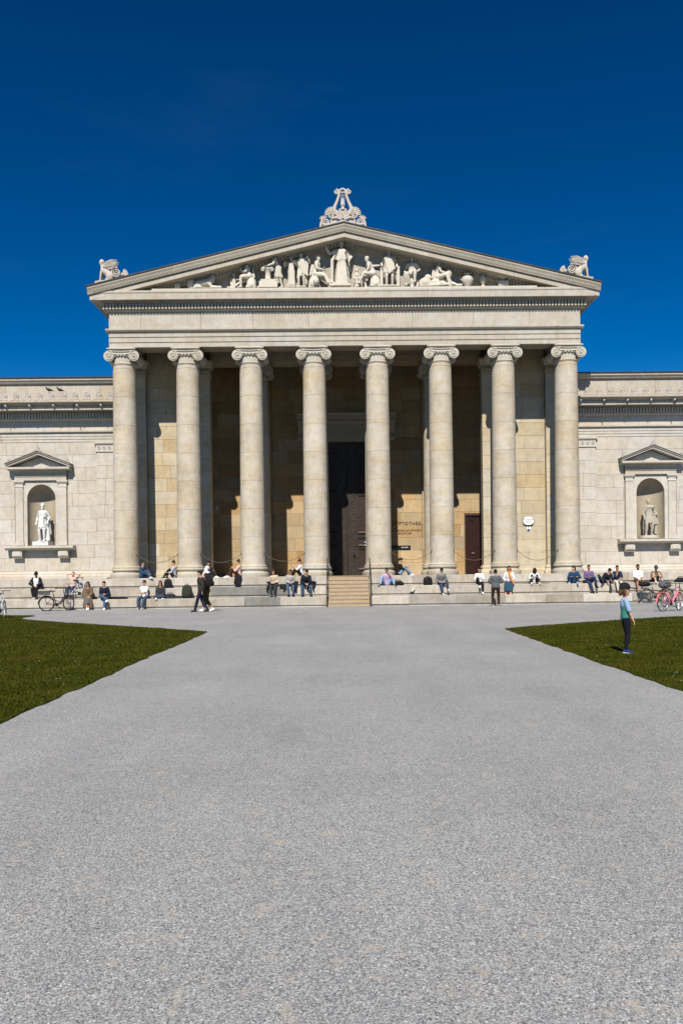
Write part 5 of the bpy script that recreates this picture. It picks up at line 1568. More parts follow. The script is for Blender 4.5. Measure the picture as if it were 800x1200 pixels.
person('woman in charcoal sweater and sunglasses sitting cross-legged with loose dark hair', seat(188.5, 1, .42), PI, .98,
       Fig(lean=10, head=(0, 0), ankles={1: (-.20, .28, -.03), -1: (.18, .34, -.03)}, knees={1: (1, .6, .15), -1: (-1, .6, .15)}, wrists={1: (.06, .30, .06), -1: (-.06, .30, .06)}), top=(.055, .06, .065), bottom=(.05, .08, .14), shoe=WHITE, hair=BRN, hairstyle='long', shades=True, group=SIT)
person('man in white shirt and black trousers sitting sideways behind the walking pair', seat(240.5, 3, .26), R(-98), .98,
       kneesup(lean=16, head=(28, 0), ankles={1: (.1, .60, -.03), -1: (-.1, .50, -.03)}, wrists={1: (.08, .34, .22), -1: (-.08, .34, .22)}), top=WHITE, sleeve=.6, bottom=BLACK, shoe=WHITE, hair=DKH, skin=M_SKIN2, group=SIT)
person('woman in pale pink top and dark red trousers leaning on the third column base', seat(279.5, 3, .26), R(98), .98,
       kneesup(lean=0, head=(8, 0), ankles={1: (.1, .62, -.03), -1: (-.1, .52, -.03)}, wrists={1: (.1, .34, .30), -1: (-.1, .30, .36)}), top=(.56, .38, .33), bottom=(.075, .022, .018), shoe=WHITE, hair=BRN, hairstyle='bun', group=SIT)
TRI = dict(group=SIT)
person('person in beige jacket and dark trousers, leftmost of three friends left of the stairs', seat(322, 2), PI - .25, .98,
       sit(lean=14, side=5, twist=8, head=(4, -18), wrists={1: (.06, .26, .10), -1: (-.02, .26, .12)}, ankles={1: (.06, .5, -.5), -1: (-.1, .46, -.5)}), top=(.45, .37, .27), bottom=(.05, .055, .06), shoe=(.2, .2, .2), hair=BRN, hairstyle='bob', shades=True, **TRI)
def striped():
    m, nt, b = newmat('striped_jersey', 0.9)
    tc = nt.nodes.new('ShaderNodeTexCoord')
    wv = N(nt, 'ShaderNodeTexWave', bands_direction='Z'); wv.inputs['Scale'].default_value = 5.5
    nt.links.new(tc.outputs['Object'], wv.inputs['Vector'])
    nt.links.new(ramp(nt, wv.outputs[0], [(0.42, (.09, .08, .08)), (0.5, (.58, .55, .5))]), b.inputs['Base Color'])
    return m
def plaid():
    m, nt, b = newmat('plaid_shirt', 0.9)
    tc = nt.nodes.new('ShaderNodeTexCoord')
    v = N(nt, 'ShaderNodeTexChecker'); v.inputs['Scale'].default_value = 22
    v.inputs['Color1'].default_value = (.20, .11, .22, 1); v.inputs['Color2'].default_value = (.08, .07, .17, 1)
    nt.links.new(tc.outputs['Object'], v.inputs['Vector'])
    nt.links.new(v.outputs[0], b.inputs['Base Color'])
    return m
person('person in striped sweater and jeans, middle of three friends left of the stairs', seat(338.5, 2), PI + .2, .98,
       sit(lean=18, side=-4, twist=-8, head=(10, 22), wrists={1: (.02, .28, .12), -1: (-.06, .28, .10)}), top=(.5, .5, .5), top_m=striped(), bottom=(.09, .15, .24), shoe=BLACK, hair=BRN, hairstyle='bob', shades=True, **TRI)
person('man in dark puffer jacket and jeans bending forward, rightmost of three friends left of stairs', seat(356, 2), PI + .28, 1.06,
       sit(lean=32, side=-5, head=(26, 10), wrists={1: (.05, .46, .04), -1: (-.05, .46, .04)}, ankles={1: (.22, .46, -.5), -1: (-.20, .46, -.5)}), top=(.012, .018, .03), bottom=(.05, .11, .22), shoe=BLACK, hair=DKH, hairstyle='short', coat=((.012, .017, .028), 0, False), **TRI)
rd = person('person in white t-shirt reading a paper, sitting against the column left of the door', seat(352, 3, .28), R(96), .95,
       kneesup(lean=4, head=(14, 0), ankles={1: (.1, .50, -.03), -1: (-.1, .40, -.03)}, wrists={1: (.10, .34, .42), -1: (-.10, .34, .42)}), top=WHITE, sleeve=.5, bottom=BLACK, shoe=BLACK, hair=(.06, .025, .012), hairstyle='bun', group=SIT)
person('man in lilac shirt and pale jeans with knees wide apart, just right of stairs', seat(452.5, 2, .55), PI, 1.0,
       kneesup(lean=10, head=(2, 0), ankles={1: (.34, .44, -.03), -1: (-.34, .44, -.03)}, knees={1: (.4, .4, 1), -1: (-.4, .4, 1)}, wrists={1: (.2, .34, .24), -1: (-.12, .26, .46)}), top=(.42, .30, .46), sleeve=.55, bottom=JEANL, shoe=(.10, .10, .11), hair=DKH, skin=M_SKIN2, shades=True, group=SIT)
ws = person('woman in black top and light jeans reading with knees up, at the fifth column base', seat(467.5, 3, .27), R(-98), .98,
       kneesup(lean=4, head=(22, 0), ankles={1: (.1, .62, -.03), -1: (-.1, .48, -.03)}, wrists={1: (.08, .38, .32), -1: (-.08, .38, .32)}), top=BLACK, bottom=(.16, .25, .36), shoe=(.6, .6, .58), hair=DKH, hairstyle='tail', group=SIT)
mg = person('man in grey sweater and jeans bent over a sheet on his lap', seat(516, 2), PI + .05, 1.0,
       sit(lean=20, head=(38, 0), ankles={1: (-.02, .46, -.5), -1: (-.28, .40, -.30)}, wrists={1: (.14, .36, .08), -1: (-.12, .36, .10)}), top=(.25, .25, .26), bottom=(.05, .09, .17), shoe=(.42, .43, .44), hair=DKH, group=SIT)
person('child in white top and black trousers with one knee up, left of the standing man', seat(561, 2), PI - .1, .92,
       sit(lean=8, head=(6, 30), hs=1.08, ankles={1: (.0, .36, -.16), -1: (-.14, .46, -.5)}, wrists={1: (.1, .34, .22), -1: (-.08, .34, .2)}), top=WHITE, bottom=BLACK, shoe=WHITE, hair=DKH, group=SIT, skin=M_SKIN2)
person('man in grey t-shirt and brown trousers standing on the gravel with his back turned', (px(580, 38.9), 38.9, .925), R(-8), 1.0,
       Fig(lean=2, head=(4, 10), ankles=stand_ankles(.13, .02, .0), wrists={1: (.22, .22, .16), -1: (-.22, .20, .14)}, wide=1.06, bulk=1.08), top=(.13, .145, .16), sleeve=.5, bottom=(.055, .024, .016), shoe=(.25, .2, .16), hair=DKH, skin=M_SKIN2, loose=1.4)
def scarf(t, f, P):
    g = MB()
    g.tube([P(-.05, -.06, -.12), P(.08, .0, -.15), P(.03, .10, -.2), P(-.02, .13, -.42), P(-.12, .2, -.58), P(-.14, .26, -.78)], [.045, .05, .05, .05, .06, .05], 8)
    g.tube([P(.05, -.06, -.12), P(-.08, .0, -.15), P(0, .10, -.2)], [.045, .05, .04], 8)
    g.build('scarf', cloth((.62, .22, .03)), t, smooth=True)
person('woman in white cardigan with a bright orange scarf and wide blue trousers', seat(596, 2), PI - .12, 1.02,
       sit(lean=6, head=(0, -10), ankles={1: (.2, .44, -.5), -1: (-.02, .5, -.5)}, wrists={1: (.16, .30, .08), -1: (-.1, .30, .1)}), top=(.62, .62, .66), bottom=(.035, .10, .16), skirt=.9, shoe=(.55, .25, .2), hair=BRN, hairstyle='long', extras=scarf, group=SIT, skin=M_SKIN2)
person('person in black and white hugging both knees with head bowed, between the two right columns', seat(624.5, 2, .52), PI, .95,
       kneesup(lean=24, head=(46, 0), ankles={1: (.20, .44, -.03), -1: (-.20, .44, -.03)}, wrists={1: (.14, .46, .24), -1: (-.14, .46, .24)}), top=(.62, .62, .64), bottom=BLACK, shoe=(.45, .44, .43), hair=(.05, .016, .012), hairstyle='forward', coat=None, group=SIT)
person('woman in bright blue jacket with dark hair tied back, sitting below the rightmost column', seat(673, 2, .50), PI - .3, 1.0,
       kneesup(lean=14, side=6, head=(2, 45), ankles={1: (.24, .38, -.03), -1: (-.14, .46, -.03)}, wrists={1: (.16, .38, .22), -1: (-.16, .38, .22)}), top=(.015, .075, .19), bottom=(.02, .05, .12), shoe=(.30, .30, .30), hair=DKH, hairstyle='tail', coat=((.015, .075, .19), 0, False), group=SIT)
person('man in purple plaid shirt and jeans with one leg hanging, beside blue jacket woman', seat(689.5, 2, .30), PI - .1, 1.02,
       sit(lean=2, head=(0, -5), ankles={1: (-.12, .46, -.5), -1: (-.30, .36, -.22)}, wrists={1: (.06, .24, .2), -1: (-.06, .24, .22)}), top=(.15, .1, .2), top_m=plaid(), bottom=(.03, .06, .14), shoe=BLACK, hair=BRN, group=SIT, skin=M_SKIN2)
person('man in dark navy jacket doubled over with his head down, between plaid and polo shirts', seat(707, 2, .40), PI + .25, 1.0,
       kneesup(lean=42, side=-10, head=(40, 0), ankles={1: (.26, .40, -.03), -1: (-.1, .42, -.03)}, knees={1: (.6, .6, .5), -1: (-.3, .6, .8)}, wrists={1: (.12, .46, .02), -1: (-.16, .44, .04)}), top=(.014, .018, .034), bottom=(.02, .028, .055), shoe=BLACK, hair=DKH, hairstyle='short', coat=((.014, .018, .034), 0, False), group=SIT)
person('man in navy polo shirt and pale trousers resting his chin on his hand', seat(722, 2, .27, wing=True), PI, 1.0,
       sit(lean=14, head=(6, 0), ankles={1: (.06, .46, -.5), -1: (-.1, .5, -.5)}, wrists={1: (.02, .26, .44), -1: (-.06, .36, .10)}, elbows={1: (.3, .2, -1), -1: (-.6, -.4, -.4)}), top=(.018, .03, .09), sleeve=.5, bottom=(.48, .45, .40), shoe=(.12, .09, .07), hair=DKH, group=SIT, skin=M_SKIN2)
person('man in white t-shirt and shorts with sunglasses sitting behind the black parked bicycle', seat(747, 2, .27, wing=True), PI - .05, 1.03,
       sit(lean=4, head=(4, 0), wrists={1: (.05, .30, .06), -1: (-.05, .30, .06)}, bulk=1.06), top=WHITE, sleeve=.5, bottom=(.10, .05, .035), leglen=.4, shoe=(.2, .2, .2), hair=DKH, hairstyle='beard', shades=True, group=SIT, skin=M_SKIN2)
person('person in khaki shirt and dark shorts hugging bare knees, rightmost of the people sitting', seat(767, 2, .52, wing=True), PI, .98,
       kneesup(lean=20, head=(14, 0), ankles={1: (.10, .44, -.03), -1: (-.26, .40, -.03)}, wrists={1: (.1, .42, .22), -1: (-.2, .40, .2)}), top=(.20, .18, .13), sleeve=.5, bottom=(.04, .02, .018), leglen=.42, shoe=(.5, .5, .52), hair=(.05, .04, .035), cap=(.08, .075, .07), group=SIT)
# walkers in front of the steps
person('man in dark brown jacket and navy jeans walking left across the gravel', (px(236, 36.4), 36.4, .925 * 1.05), R(80), 1.05,
       Fig(lean=5, head=(10, -5), ankles={1: (.09, -.20, -.80), -1: (-.09, .26, -.83)}, toes={1: (0, 1, -.3), -1: (0, 1, -.05)}, knees={1: (0, 1, .1), -1: (0, 1, .1)}, wrists={1: (.22, .10, -.04), -1: (-.2, -.1, -.05)}, elbows={1: (.3, -1, 0), -1: (-.3, -1, 0)}), top=(.045, .036, .03), bottom=(.014, .018, .05), shoe=(.03, .03, .035), hair=BRN, coat=((.045, .036, .03), 0, False), group='pair walking in front of the steps')
wk = person('long haired woman in olive skirt with white sneakers walking half hidden behind the man', (px(242.5, 37.1), 37.1, .925 * .98), R(84), .98,
       Fig(lean=5, head=(6, 0), ankles={1: (.09, .24, -.83), -1: (-.09, -.26, -.79)}, toes={1: (0, 1, -.05), -1: (0, 1, -.35)}, knees={1: (0, 1, .1), -1: (0, 1, .1)}, wrists={1: (.22, .14, -.02), -1: (-.2, .05, -.02)}, elbows={1: (.3, -1, 0), -1: (-.3, -1, 0)}), top=(.05, .025, .02), bottom=(.10, .075, .028), skirt=.62, shoe=WHITE, hair=(.07, .025, .012), hairstyle='long', group='pair walking in front of the steps')
# the boy on the lawn
def boy_shirt():
    m, nt, b = newmat('two_tone_shirt', 0.9)
    tc = nt.nodes.new('ShaderNodeTexCoord')
    sp = nt.nodes.new('ShaderNodeSeparateXYZ'); nt.links.new(tc.outputs['Object'], sp.inputs[0])
    n = noise(nt, tc.outputs['Object'], 9, 3)
    a = N(nt, 'ShaderNodeMath', operation='MULTIPLY_ADD'); nt.links.new(sp.outputs[0], a.inputs[0]); a.inputs[1].default_value = -.5; nt.links.new(sp.outputs[2], a.inputs[2])
    c = ramp(nt, a.outputs[0], [(.10, (.035, .17, .135)), (.22, (.05, .20, .18)), (.28, (.22, .34, .50)), (.5, (.25, .38, .56))])
    gy = N(nt, 'ShaderNodeMath', operation='GREATER_THAN'); nt.links.new(sp.outputs[1], gy.inputs[0]); gy.inputs[1].default_value = .118
    c = mixc(nt, c, (.045, .055, .06), gy.outputs[0], 'MIX')
    gx = N(nt, 'ShaderNodeMath', operation='GREATER_THAN'); ab = N(nt, 'ShaderNodeMath', operation='ABSOLUTE'); nt.links.new(sp.outputs[0], ab.inputs[0]); nt.links.new(ab.outputs[0], gx.inputs[0]); gx.inputs[1].default_value = .150
    gz = N(nt, 'ShaderNodeMath', operation='GREATER_THAN'); nt.links.new(sp.outputs[2], gz.inputs[0]); gz.inputs[1].default_value = .16
    gm_ = N(nt, 'ShaderNodeMath', operation='MULTIPLY'); nt.links.new(gx.outputs[0], gm_.inputs[0]); nt.links.new(gz.outputs[0], gm_.inputs[1])
    c = mixc(nt, c, (.25, .38, .56), gm_.outputs[0], 'MIX')
    c = mixc(nt, c, ramp(nt, n, [(.3, (.86, .86, .86)), (.7, (1.1, 1.1, 1.1))]), .6)
    nt.links.new(c, b.inputs['Base Color'])
    bump(nt, b, n, .3, .01)
    return m
BS = .70
def boy_extra(t, f, P):
    pass
person('small child in black cap and blue-green t-shirt standing on the grass facing right', (px(732, 15.45), 15.45, .945 * BS + .026), R(-93), BS,
       Fig(lean=-2, head=(2, 0), hs=1.28, ankles={1: (.075, -.02, -.862), -1: (-.075, .03, -.862)}, knees={1: (0, 1, 0), -1: (0, 1, 0)}, wrists={1: (.20, .15, -.085), -1: (-.19, .10, -.09)}, elbows={1: (.2, -1, -.2), -1: (-.2, -1, -.2)}, wide=.84, bulk=.86),
       top_m=boy_shirt(), top=(.3, .5, .7), sleeve=.52, bottom=(.006, .008, .017), shoe=(.012, .05, .22), hair=(.15, .07, .028), hairstyle='bob', cap=(.014, .014, .016), vx=.012, loose=1.1)

# ---- things held or lying about
def box_thing(name, label, cat, loc, rz, build, mat, group=None, part='cover'):
    t = thing(name, label, cat, loc, rz, group)
    mb = MB(); build(mb); mb.build(part, mat, t)
    return t
def open_sheet(mb):
    mb.loft([[(-.15, -.01, -.11), (-.15, -.004, -.11), (-.15, -.004, .11), (-.15, -.01, .11)], [(0, .02, -.11), (0, .026, -.11), (0, .026, .11), (0, .02, .11)], [(.15, -.01, -.11), (.15, -.004, -.11), (.15, -.004, .11), (.15, -.01, .11)]])
def held(t, f_off, name, label, cat, rot, build, mat):
    loc = world_of(t, f_off)
    q = thing(name, label, cat, loc, 0); q.rotation_euler = rot
    mb = MB(); build(mb); mb.build('sheet', mat, q)
    return q
held(rd, (0, .46, .47), 'paper_sheet', 'white paper held up by the reader left of the door', 'paper', (R(-25), 0, R(96)), open_sheet, M_PAPER)
held(ws, (0, .47, .36), 'open_book', 'open book held by the woman in black beside the fifth column', 'book', (R(-35), 0, R(-98)), open_sheet, M_PAPER)
held(mg, (0, .40, .03), 'paper_sheet', 'white sheet on the lap of the man in grey sweater', 'paper', (R(-80), 0, PI), open_sheet, M_PAPER)

def backpack(name, label, loc, rz, w_, h_, d_, col, group='bags lying on the steps', straps=True, lean=0):
    t = thing(name, label, 'bag', loc, rz, group)
    t.rotation_euler = (lean, 0, rz)
    mb = MB()
    rg = []
    for z, k, dd in ((0, .80, .8), (.04, .96, .98), (.35, 1, 1), (.65, .97, .92), (.85, .82, .74), (.96, .55, .5), (1.0, .2, .2)):
        rg.append([V(math.copysign(abs(math.cos(a)) ** .55, math.cos(a)) * w_ / 2 * k, math.copysign(abs(math.sin(a)) ** .6, math.sin(a)) * d_ / 2 * dd, z * h_) for a in [2 * PI * i / 20 for i in range(20)]])
    mb.loft(rg)
    mb.build('bag_body', cloth(col), t, True, 60)
    g = MB()
    g.loft([ering(V(0, -d_ * .5, z * h_), V(1, 0, 0), V(0, 1, 0), w_ * a, d_ * b, 14) for z, a, b in ((.06, .30, .10), (.12, .38, .2), (.36, .38, .2), (.44, .30, .1))])
    g.build('front_pocket', cloth(tuple(c * .8 for c in col)), t, True, 60)
    g = MB()
    if straps:
        for s in (-1, 1):
            g.tube([V(s * w_ * .22, d_ * .42, h_ * .9), V(s * w_ * .3, d_ * .62, h_ * .6), V(s * w_ * .3, d_ * .5, h_ * .1)], .022, 6)
    g.tube([V(-.05, 0, h_ * .97), V(-.04, 0, h_ * 1.06), V(.04, 0, h_ * 1.06), V(.05, 0, h_ * .97)], .012, 6)
    g.build('straps', cloth(BLACK), t, True)
    g = MB(); g.tube([V(-w_ * .42, -d_ * .42, h_ * .55), V(-w_ * .3, -d_ * .46, h_ * .8), V(0, -d_ * .43, h_ * .88), V(w_ * .3, -d_ * .46, h_ * .8), V(w_ * .42, -d_ * .42, h_ * .55)], .008, 5)
    g.build('zip', cloth((.12, .12, .12)), t, True)
    return t
backpack('backpack', 'plain black backpack standing behind the cross-legged woman', (px(197, 41.5), 41.5, .986), .2, .40, .46, .22, (.014, .014, .018))
backpack('backpack', 'large olive green travel backpack standing alone on the lowest step', (px(219, 40.7), 40.7, .492), -.1, .50, .66, .30, (.035, .045, .028))
backpack('backpack', 'black backpack with orange trim next to the man in grey sweater', (px(500.5, 41.5), 41.5, .986), .4, .46, .42, .28, (.014, .013, .014))
def slump(mb):
    mb.loft([ering(V(0, 0, z), V(1, 0, 0), V(0, 1, 0), a, b, 14) for z, a, b in ((0, .24, .14), (.05, .29, .17), (.13, .27, .15), (.2, .18, .09), (.23, .05, .03))])
    mb.tube([V(-.2, 0, .12), V(-.12, -.05, .27), V(.08, -.05, .27), V(.2, 0, .12)], .02, 6)
    mb.tube([V(-.26, -.08, .04), V(-.34, -.1, .04), V(-.36, .02, .03)], .03, 6)
def bag(label, loc, rz, col):
    t = thing('shoulder_bag', label, 'bag', loc, rz, 'bags lying on the steps')
    mb = MB(); slump(mb); mb.build('bag_body', cloth(col), t, True, 60)
    g = MB(); g.tube([V(-.2, -.16, .04), V(0, -.19, .13), V(.2, -.16, .05)], .014, 6); g.build('strap', cloth(BLACK), t, True)
bag('slumped black shoulder bag on the step beside the lilac shirt man', (px(466, 41.45), 41.45, .986), 0, (.013, .013, .015))
bag('dark bag lying on the step at the far right behind the bicycles', (px(797, 42.1), 42.1, .986), .3, (.015, .017, .022))
bag('small dark bag lying on the step at the right of the cross-legged woman', (px(199.5, 40.75), 40.75, .492), .3, (.02, .025, .04))
# worn backpack of the pair
bb = backpack('backpack', 'round black backpack carried on the back of the walking pair', (px(244.3, 36.75), 36.75, 1.12), R(84), .40, .54, .30, (.013, .013, .015))
bb.location = (px(245.2, 36.95), 36.9, 1.10)
def clothpile(name, label, cat, loc, rz, pts, w_, col, group=None):
    """a thick limp cloth following a path over the steps"""
    t = thing(name, label, cat, loc, rz, group)
    mb = MB()
    for j in range(4):
        off = (j / 3 - .5) * w_ * .72
        n = len(pts)
        q = [V(off * (1 + .25 * math.sin(i * 1.7 + j)) + rnd.uniform(-.03, .03), y + rnd.uniform(-.015, .015), z + rnd.uniform(-.01, .02)) for i, (y, z) in enumerate(pts)]
        if rnd.random() < .6: q = q[:max(3, n - 1)]
        mb.tube(q, [(.035 + .035 * rnd.random()) * (.6 if i in (0, len(q) - 1) else 1) * min(1, w_ / .3) for i in range(len(q))], 8)
    link('fabric', remesh(mb, .018, 'fabric', cloth(col)), t)
    return t
clothpile('black_jacket', 'black jacket hanging over the platform edge below the woman in pink', 'jacket', (px(278.5, 41.78), 41.72, 0), .1, [(.3, 1.53), (.12, 1.56), (.06, 1.52), (.0, 1.40), (-.02, 1.25), (-.015, 1.1), (.0, .98)], .34, BLACK)
clothpile('dark_blanket', 'dark blanket lying on the lowest step right of the navy sweater man', 'blanket', (px(136, 40.75), 40.75, .50), R(90), [(-.55, .012), (-.3, .03), (0, .04), (.25, .02), (.5, .014)], .42, (.015, .015, .02))
clothpile('dark_blanket', 'dark cloth spread on the lowest step under the cross-legged woman', 'blanket', (px(195, 40.8), 40.72, .50), R(90), [(-.75, .012), (-.3, .02), (0, .02), (.35, .02), (.6, .014)], .55, (.03, .04, .04))
clothpile('black_jacket', 'dark jacket lying between the three friends left of the stairs', 'jacket', (px(331, 41.3), 41.28, .99), 0, [(.3, .03), (.1, .07), (-.1, .08), (-.2, .05), (-.25, -.1), (-.25, -.26)], .3, BLACK)

for jx, jw in ((317, .34), (345, .30), (364.5, .42)):
    clothpile('black_jacket', {317: 'black jacket on the step at the left of the three friends', 345: 'black jacket on the step between the striped sweater and puffer jacket', 364.5: 'black jacket hanging over the step right of the man in puffer jacket'}[jx], 'jacket', (px(jx, 41.2), 41.22, .99), 0, [(.3, .10), (.15, .22), (0, .20), (-.12, .12), (-.2, .02), (-.22, -.12), (-.22, -.3)], jw, BLACK, 'jackets left on the steps')

# ---- pigeons
def pigeon(label, loc, rz, sc=1.0):
    t = thing('pigeon', label, 'pigeon', loc, rz, 'pigeons'); t.scale = (sc,) * 3
    mb = MB()
    mb.tube([V(-.16, 0, .10), V(-.08, 0, .125), (0, 0, .14), (.07, 0, .165), (.10, 0, .20), (.115, 0, .24)], [.02, .055, .068, .055, .032, .028], 10)
    mb.ball((.125, 0, .255), .033, .028, .028, 10, 6)
    link('body', remesh(mb, .008, 'body', cloth((.055, .06, .075))), t)
    g = MB(); g.loft([[V(.15, -.008, .25), V(.15, .008, .25), V(.15, 0, .262)], [V(.18, -.003, .242), V(.18, .003, .242), V(.18, 0, .246)]]); g.build('beak', M_DARK, t)
    for s in (-1, 1):
        g = MB(); g.loft([ering(V(x, s * y, z), V(0, 0, 1), V(0, 1, 0), a, b, 8) for x, y, z, a, b in ((.06, .05, .15, .03, .012), (.0, .064, .14, .045, .014), (-.1, .05, .12, .03, .01), (-.2, .02, .095, .008, .005))])
        g.build('wing', cloth((.035, .04, .05)), t, True)
        g = MB(); g.tube([V(.0, s * .025, .09), V(.005, s * .025, .0), V(.035, s * .03, .004)], [.008, .006, .006], 5); g.build('leg', cloth((.30, .10, .08)), t, True)
    g = MB(); g.loft([[V(-.14, -.03, .105), V(-.14, .03, .105), V(-.14, 0, .12)], [V(-.25, -.045, .075), V(-.25, .045, .075), V(-.25, 0, .085)]]); g.build('tail', cloth((.03, .032, .04)), t)
pigeon('left one of two dark pigeons perched on the ornament row of the left wing', (px(60.8, 44.3), 44.3, 11.335), PI, 1.15)
pigeon('right one of two dark pigeons perched on the ornament row of the left wing', (px(73.5, 44.3), 44.3, 11.335), R(200), 1.1)
pigeon('dark pigeon standing on the lowest step right of the stairs', (px(482, 40.55), 40.55, .492), R(10), 1.0)

# ================================================================== BICYCLES
def bike(label, loc, rz, frame_c, wheel_r=.345, base=1.04, step=True, rack=None, fender=None, steer=0, basket=None, thick=1.0, drop=False, lump=None):
    t = thing('bicycle', label, 'bicycle', loc, rz, 'bicycles parked by the museum')
    fm = flat_mat('frame_paint', frame_c, .35, .1, 20, 0, 0)
    W = {}
    for i, x in ((0, 0.0), (1, base)):
        c = V(x, 0, wheel_r)
        wm = MB().torus((0, 0, 0), wheel_r - .028, .013, 'y', 36, 6)
        for k in range(20):
            a = 2 * PI * k / 20
            wm.tube([V(.025 * math.cos(a + .5), .02 * (-1) ** k, .025 * math.sin(a + .5)), V((wheel_r - .03) * math.cos(a), 0, (wheel_r - .03) * math.sin(a))], .003, 3, False)
        wm.tube([V(0, -.045, 0), V(0, .045, 0)], .03, 10)
        wo = wm.build('wheel', M_CHROME, t, True, 50, loc=c)
        if i == 1: wo.rotation_euler = (0, 0, steer)
        MB().torus((0, 0, 0), wheel_r - .014, .019 * thick, 'y', 40, 8).build('tyre', M_RUBBER, wo, True)
        if fender:
            g = MB(); pts = [V((wheel_r + .02) * math.cos(a), 0, (wheel_r + .02) * math.sin(a)) for a in [R(20) + R(160) * k / 14 for k in range(15)]] if i == 0 else [V((wheel_r + .02) * math.cos(a), 0, (wheel_r + .02) * math.sin(a)) for a in [R(25) + R(130) * k / 14 for k in range(15)]]
            g.tube(pts, .026, 6); g.build('mudguard', flat_mat('mudguard_paint', fender, .35, .1, 20, 0, 0), wo, True)
    bb_ = V(.44, 0, .29); st = V(.30, 0, .78); hd0 = V(base - .16, 0, .62); hd1 = V(base - .21, 0, .92); rw = V(0, 0, wheel_r); fw = V(base, 0, wheel_r)
    g = MB()
    g.tube([bb_, st], .019, 8)
    if step:
        g.tube([bb_ + V(-.02, 0, .02), V(.62, 0, .36), hd0 + V(.01, 0, .02)], .026 * thick ** 1.5, 8); g.tube([st.lerp(bb_, .55), V(.6, 0, .42), hd0 + V(0, 0, .12)], .017, 8)
    else:
        g.tube([bb_, hd0], .022, 8); g.tube([st.lerp(bb_, .12), hd1 - V(0, 0, .06)], .019, 8)
    g.tube([hd0 - V(0, 0, .02), hd1], .024, 8)
    for s in (-1, 1):
        g.tube([rw + V(0, s * .055, 0), bb_ + V(0, s * .04, 0)], .012, 6); g.tube([rw + V(0, s * .055, 0), st.lerp(bb_, .2) + V(0, s * .02, 0)], .011, 6)
    g.build('frame', fm, t, True)
    g = MB()
    d = V(math.cos(steer), math.sin(steer), 0); q = V(-math.sin(steer), math.cos(steer), 0)
    for s in (-1, 1): g.tube([hd0 + q * (s * .05), hd0.lerp(fw, .5) + q * (s * .055), fw + q * (s * .055)], .014, 6)
    g.tube([hd0 + q * .05, hd0 - q * .05], .018, 6)
    g.build('fork', fm, t, True)
    g = MB(); top = hd1 + V(-.02, 0, .14)
    g.tube([hd1, top], .014, 8)
    if drop: g.tube([top - q * .22 + d * .1 - V(0, 0, .08), top - q * .2 + d * .12, top, top + q * .2 + d * .12, top + q * .22 + d * .1 - V(0, 0, .08)], .013, 6)
    else: g.tube([top - q * .29 - d * .16, top - q * .24 - d * .03, top + d * .04, top + q * .24 - d * .03, top + q * .29 - d * .16], .013, 6)
    hb = g.build('handlebar', M_DARK, t, True)
    for s in (-1, 1):
        MB().tube([top + q * (s * .285) - d * .10, top + q * (s * .295) - d * .21], .02, 8).build('grip', M_RUBBER, hb, True)
    g = MB(); g.tube([st, st + V(-.03, 0, .12)], .014, 8); g.build('seat_post', M_CHROME, t, True)
    g = MB(); sp = st + V(-.04, 0, .15)
    g.loft([ering(sp + V(x, 0, z), V(0, 1, 0), V(0, 0, 1), a, b, 10) for x, z, a, b in ((-.13, .01, .05, .02), (-.10, .01, .085, .035), (-.02, 0, .07, .03), (.08, 0, .03, .022), (.15, -.005, .018, .014))])
    g.build('saddle', M_BLACK, t, True)
    cr = MB().lathe([(.085, -.006), (.085, .006)], (0, 0, 0), 20); cr.v = [(x + bb_.x, z - .055, y + bb_.z) for x, y, z in cr.v]
    cr.tube([bb_ + V(0, -.07, 0), bb_ + V(.12, -.075, -.11)], .010, 6).tube([bb_ + V(0, .07, 0), bb_ + V(-.12, .075, .11)], .010, 6)
    cr.tube([rw + V(0, -.055, .03), bb_ + V(0, -.055, .08)], .006, 4).tube([rw + V(0, -.055, -.03), bb_ + V(0, -.055, -.08)], .006, 4)
    co = cr.build('crank', M_DARK, t, True)
    for s, dx, dz in ((-1, .12, -.11), (1, -.12, .11)): MB().box(bb_.x + dx - .04, bb_.x + dx + .04, s * .13 - .04, s * .13 + .04, bb_.z + dz - .012, bb_.z + dz + .012).build('pedal', M_BLACK, co)
    MB().tube([V(.30, .03, .30), V(.20, .20, .01)], .010, 6).build('kickstand', M_DARK, t, True)
    if rack:
        g = MB()
        for s in (-1, 1):
            g.tube([V(.22, s * .06, .76), V(-.26, s * .06, .76)], .008, 5); g.tube([V(-.1, s * .06, .76), V(0, s * .06, wheel_r)], .008, 5)
        for x in (-.26, -.1, .1): g.tube([V(x, -.06, .76), V(x, .06, .76)], .007, 5)
        rk = g.build('rack', M_DARK, t, True)
        if rack != 'plain':
            col, hh, ww = rack
            g = MB(); g.loft([[V(-.32, -ww, .775), V(.14, -ww, .775), V(.14, ww, .775), V(-.32, ww, .775)], [V(-.36, -ww - .03, .775 + hh), V(.18, -ww - .03, .775 + hh), V(.18, ww + .03, .775 + hh), V(-.36, ww + .03, .775 + hh)]])
            g.build('rack_box', cloth(col), rk)
            MB().tube([V(-.36, -ww - .03, .775 + hh), V(.18, -ww - .03, .775 + hh), V(.18, ww + .03, .775 + hh), V(-.36, ww + .03, .775 + hh), V(-.36, -ww - .03, .775 + hh)], .014, 6).build('box_rim', M_DARK, rk, True)
    if lump:
        col, lz = lump
        g = MB(); g.loft([ering(V(x, 0, .80 + lz * zz), V(0, 1, 0), V(0, 0, 1), a, b * lz, 12) for x, zz, a, b in ((-.36, .4, .08, .2), (-.28, .45, .17, .42), (-.08, .5, .2, .5), (.1, .5, .18, .48), (.2, .42, .07, .2))]); g.build('saddlebag', cloth(col), t, True)
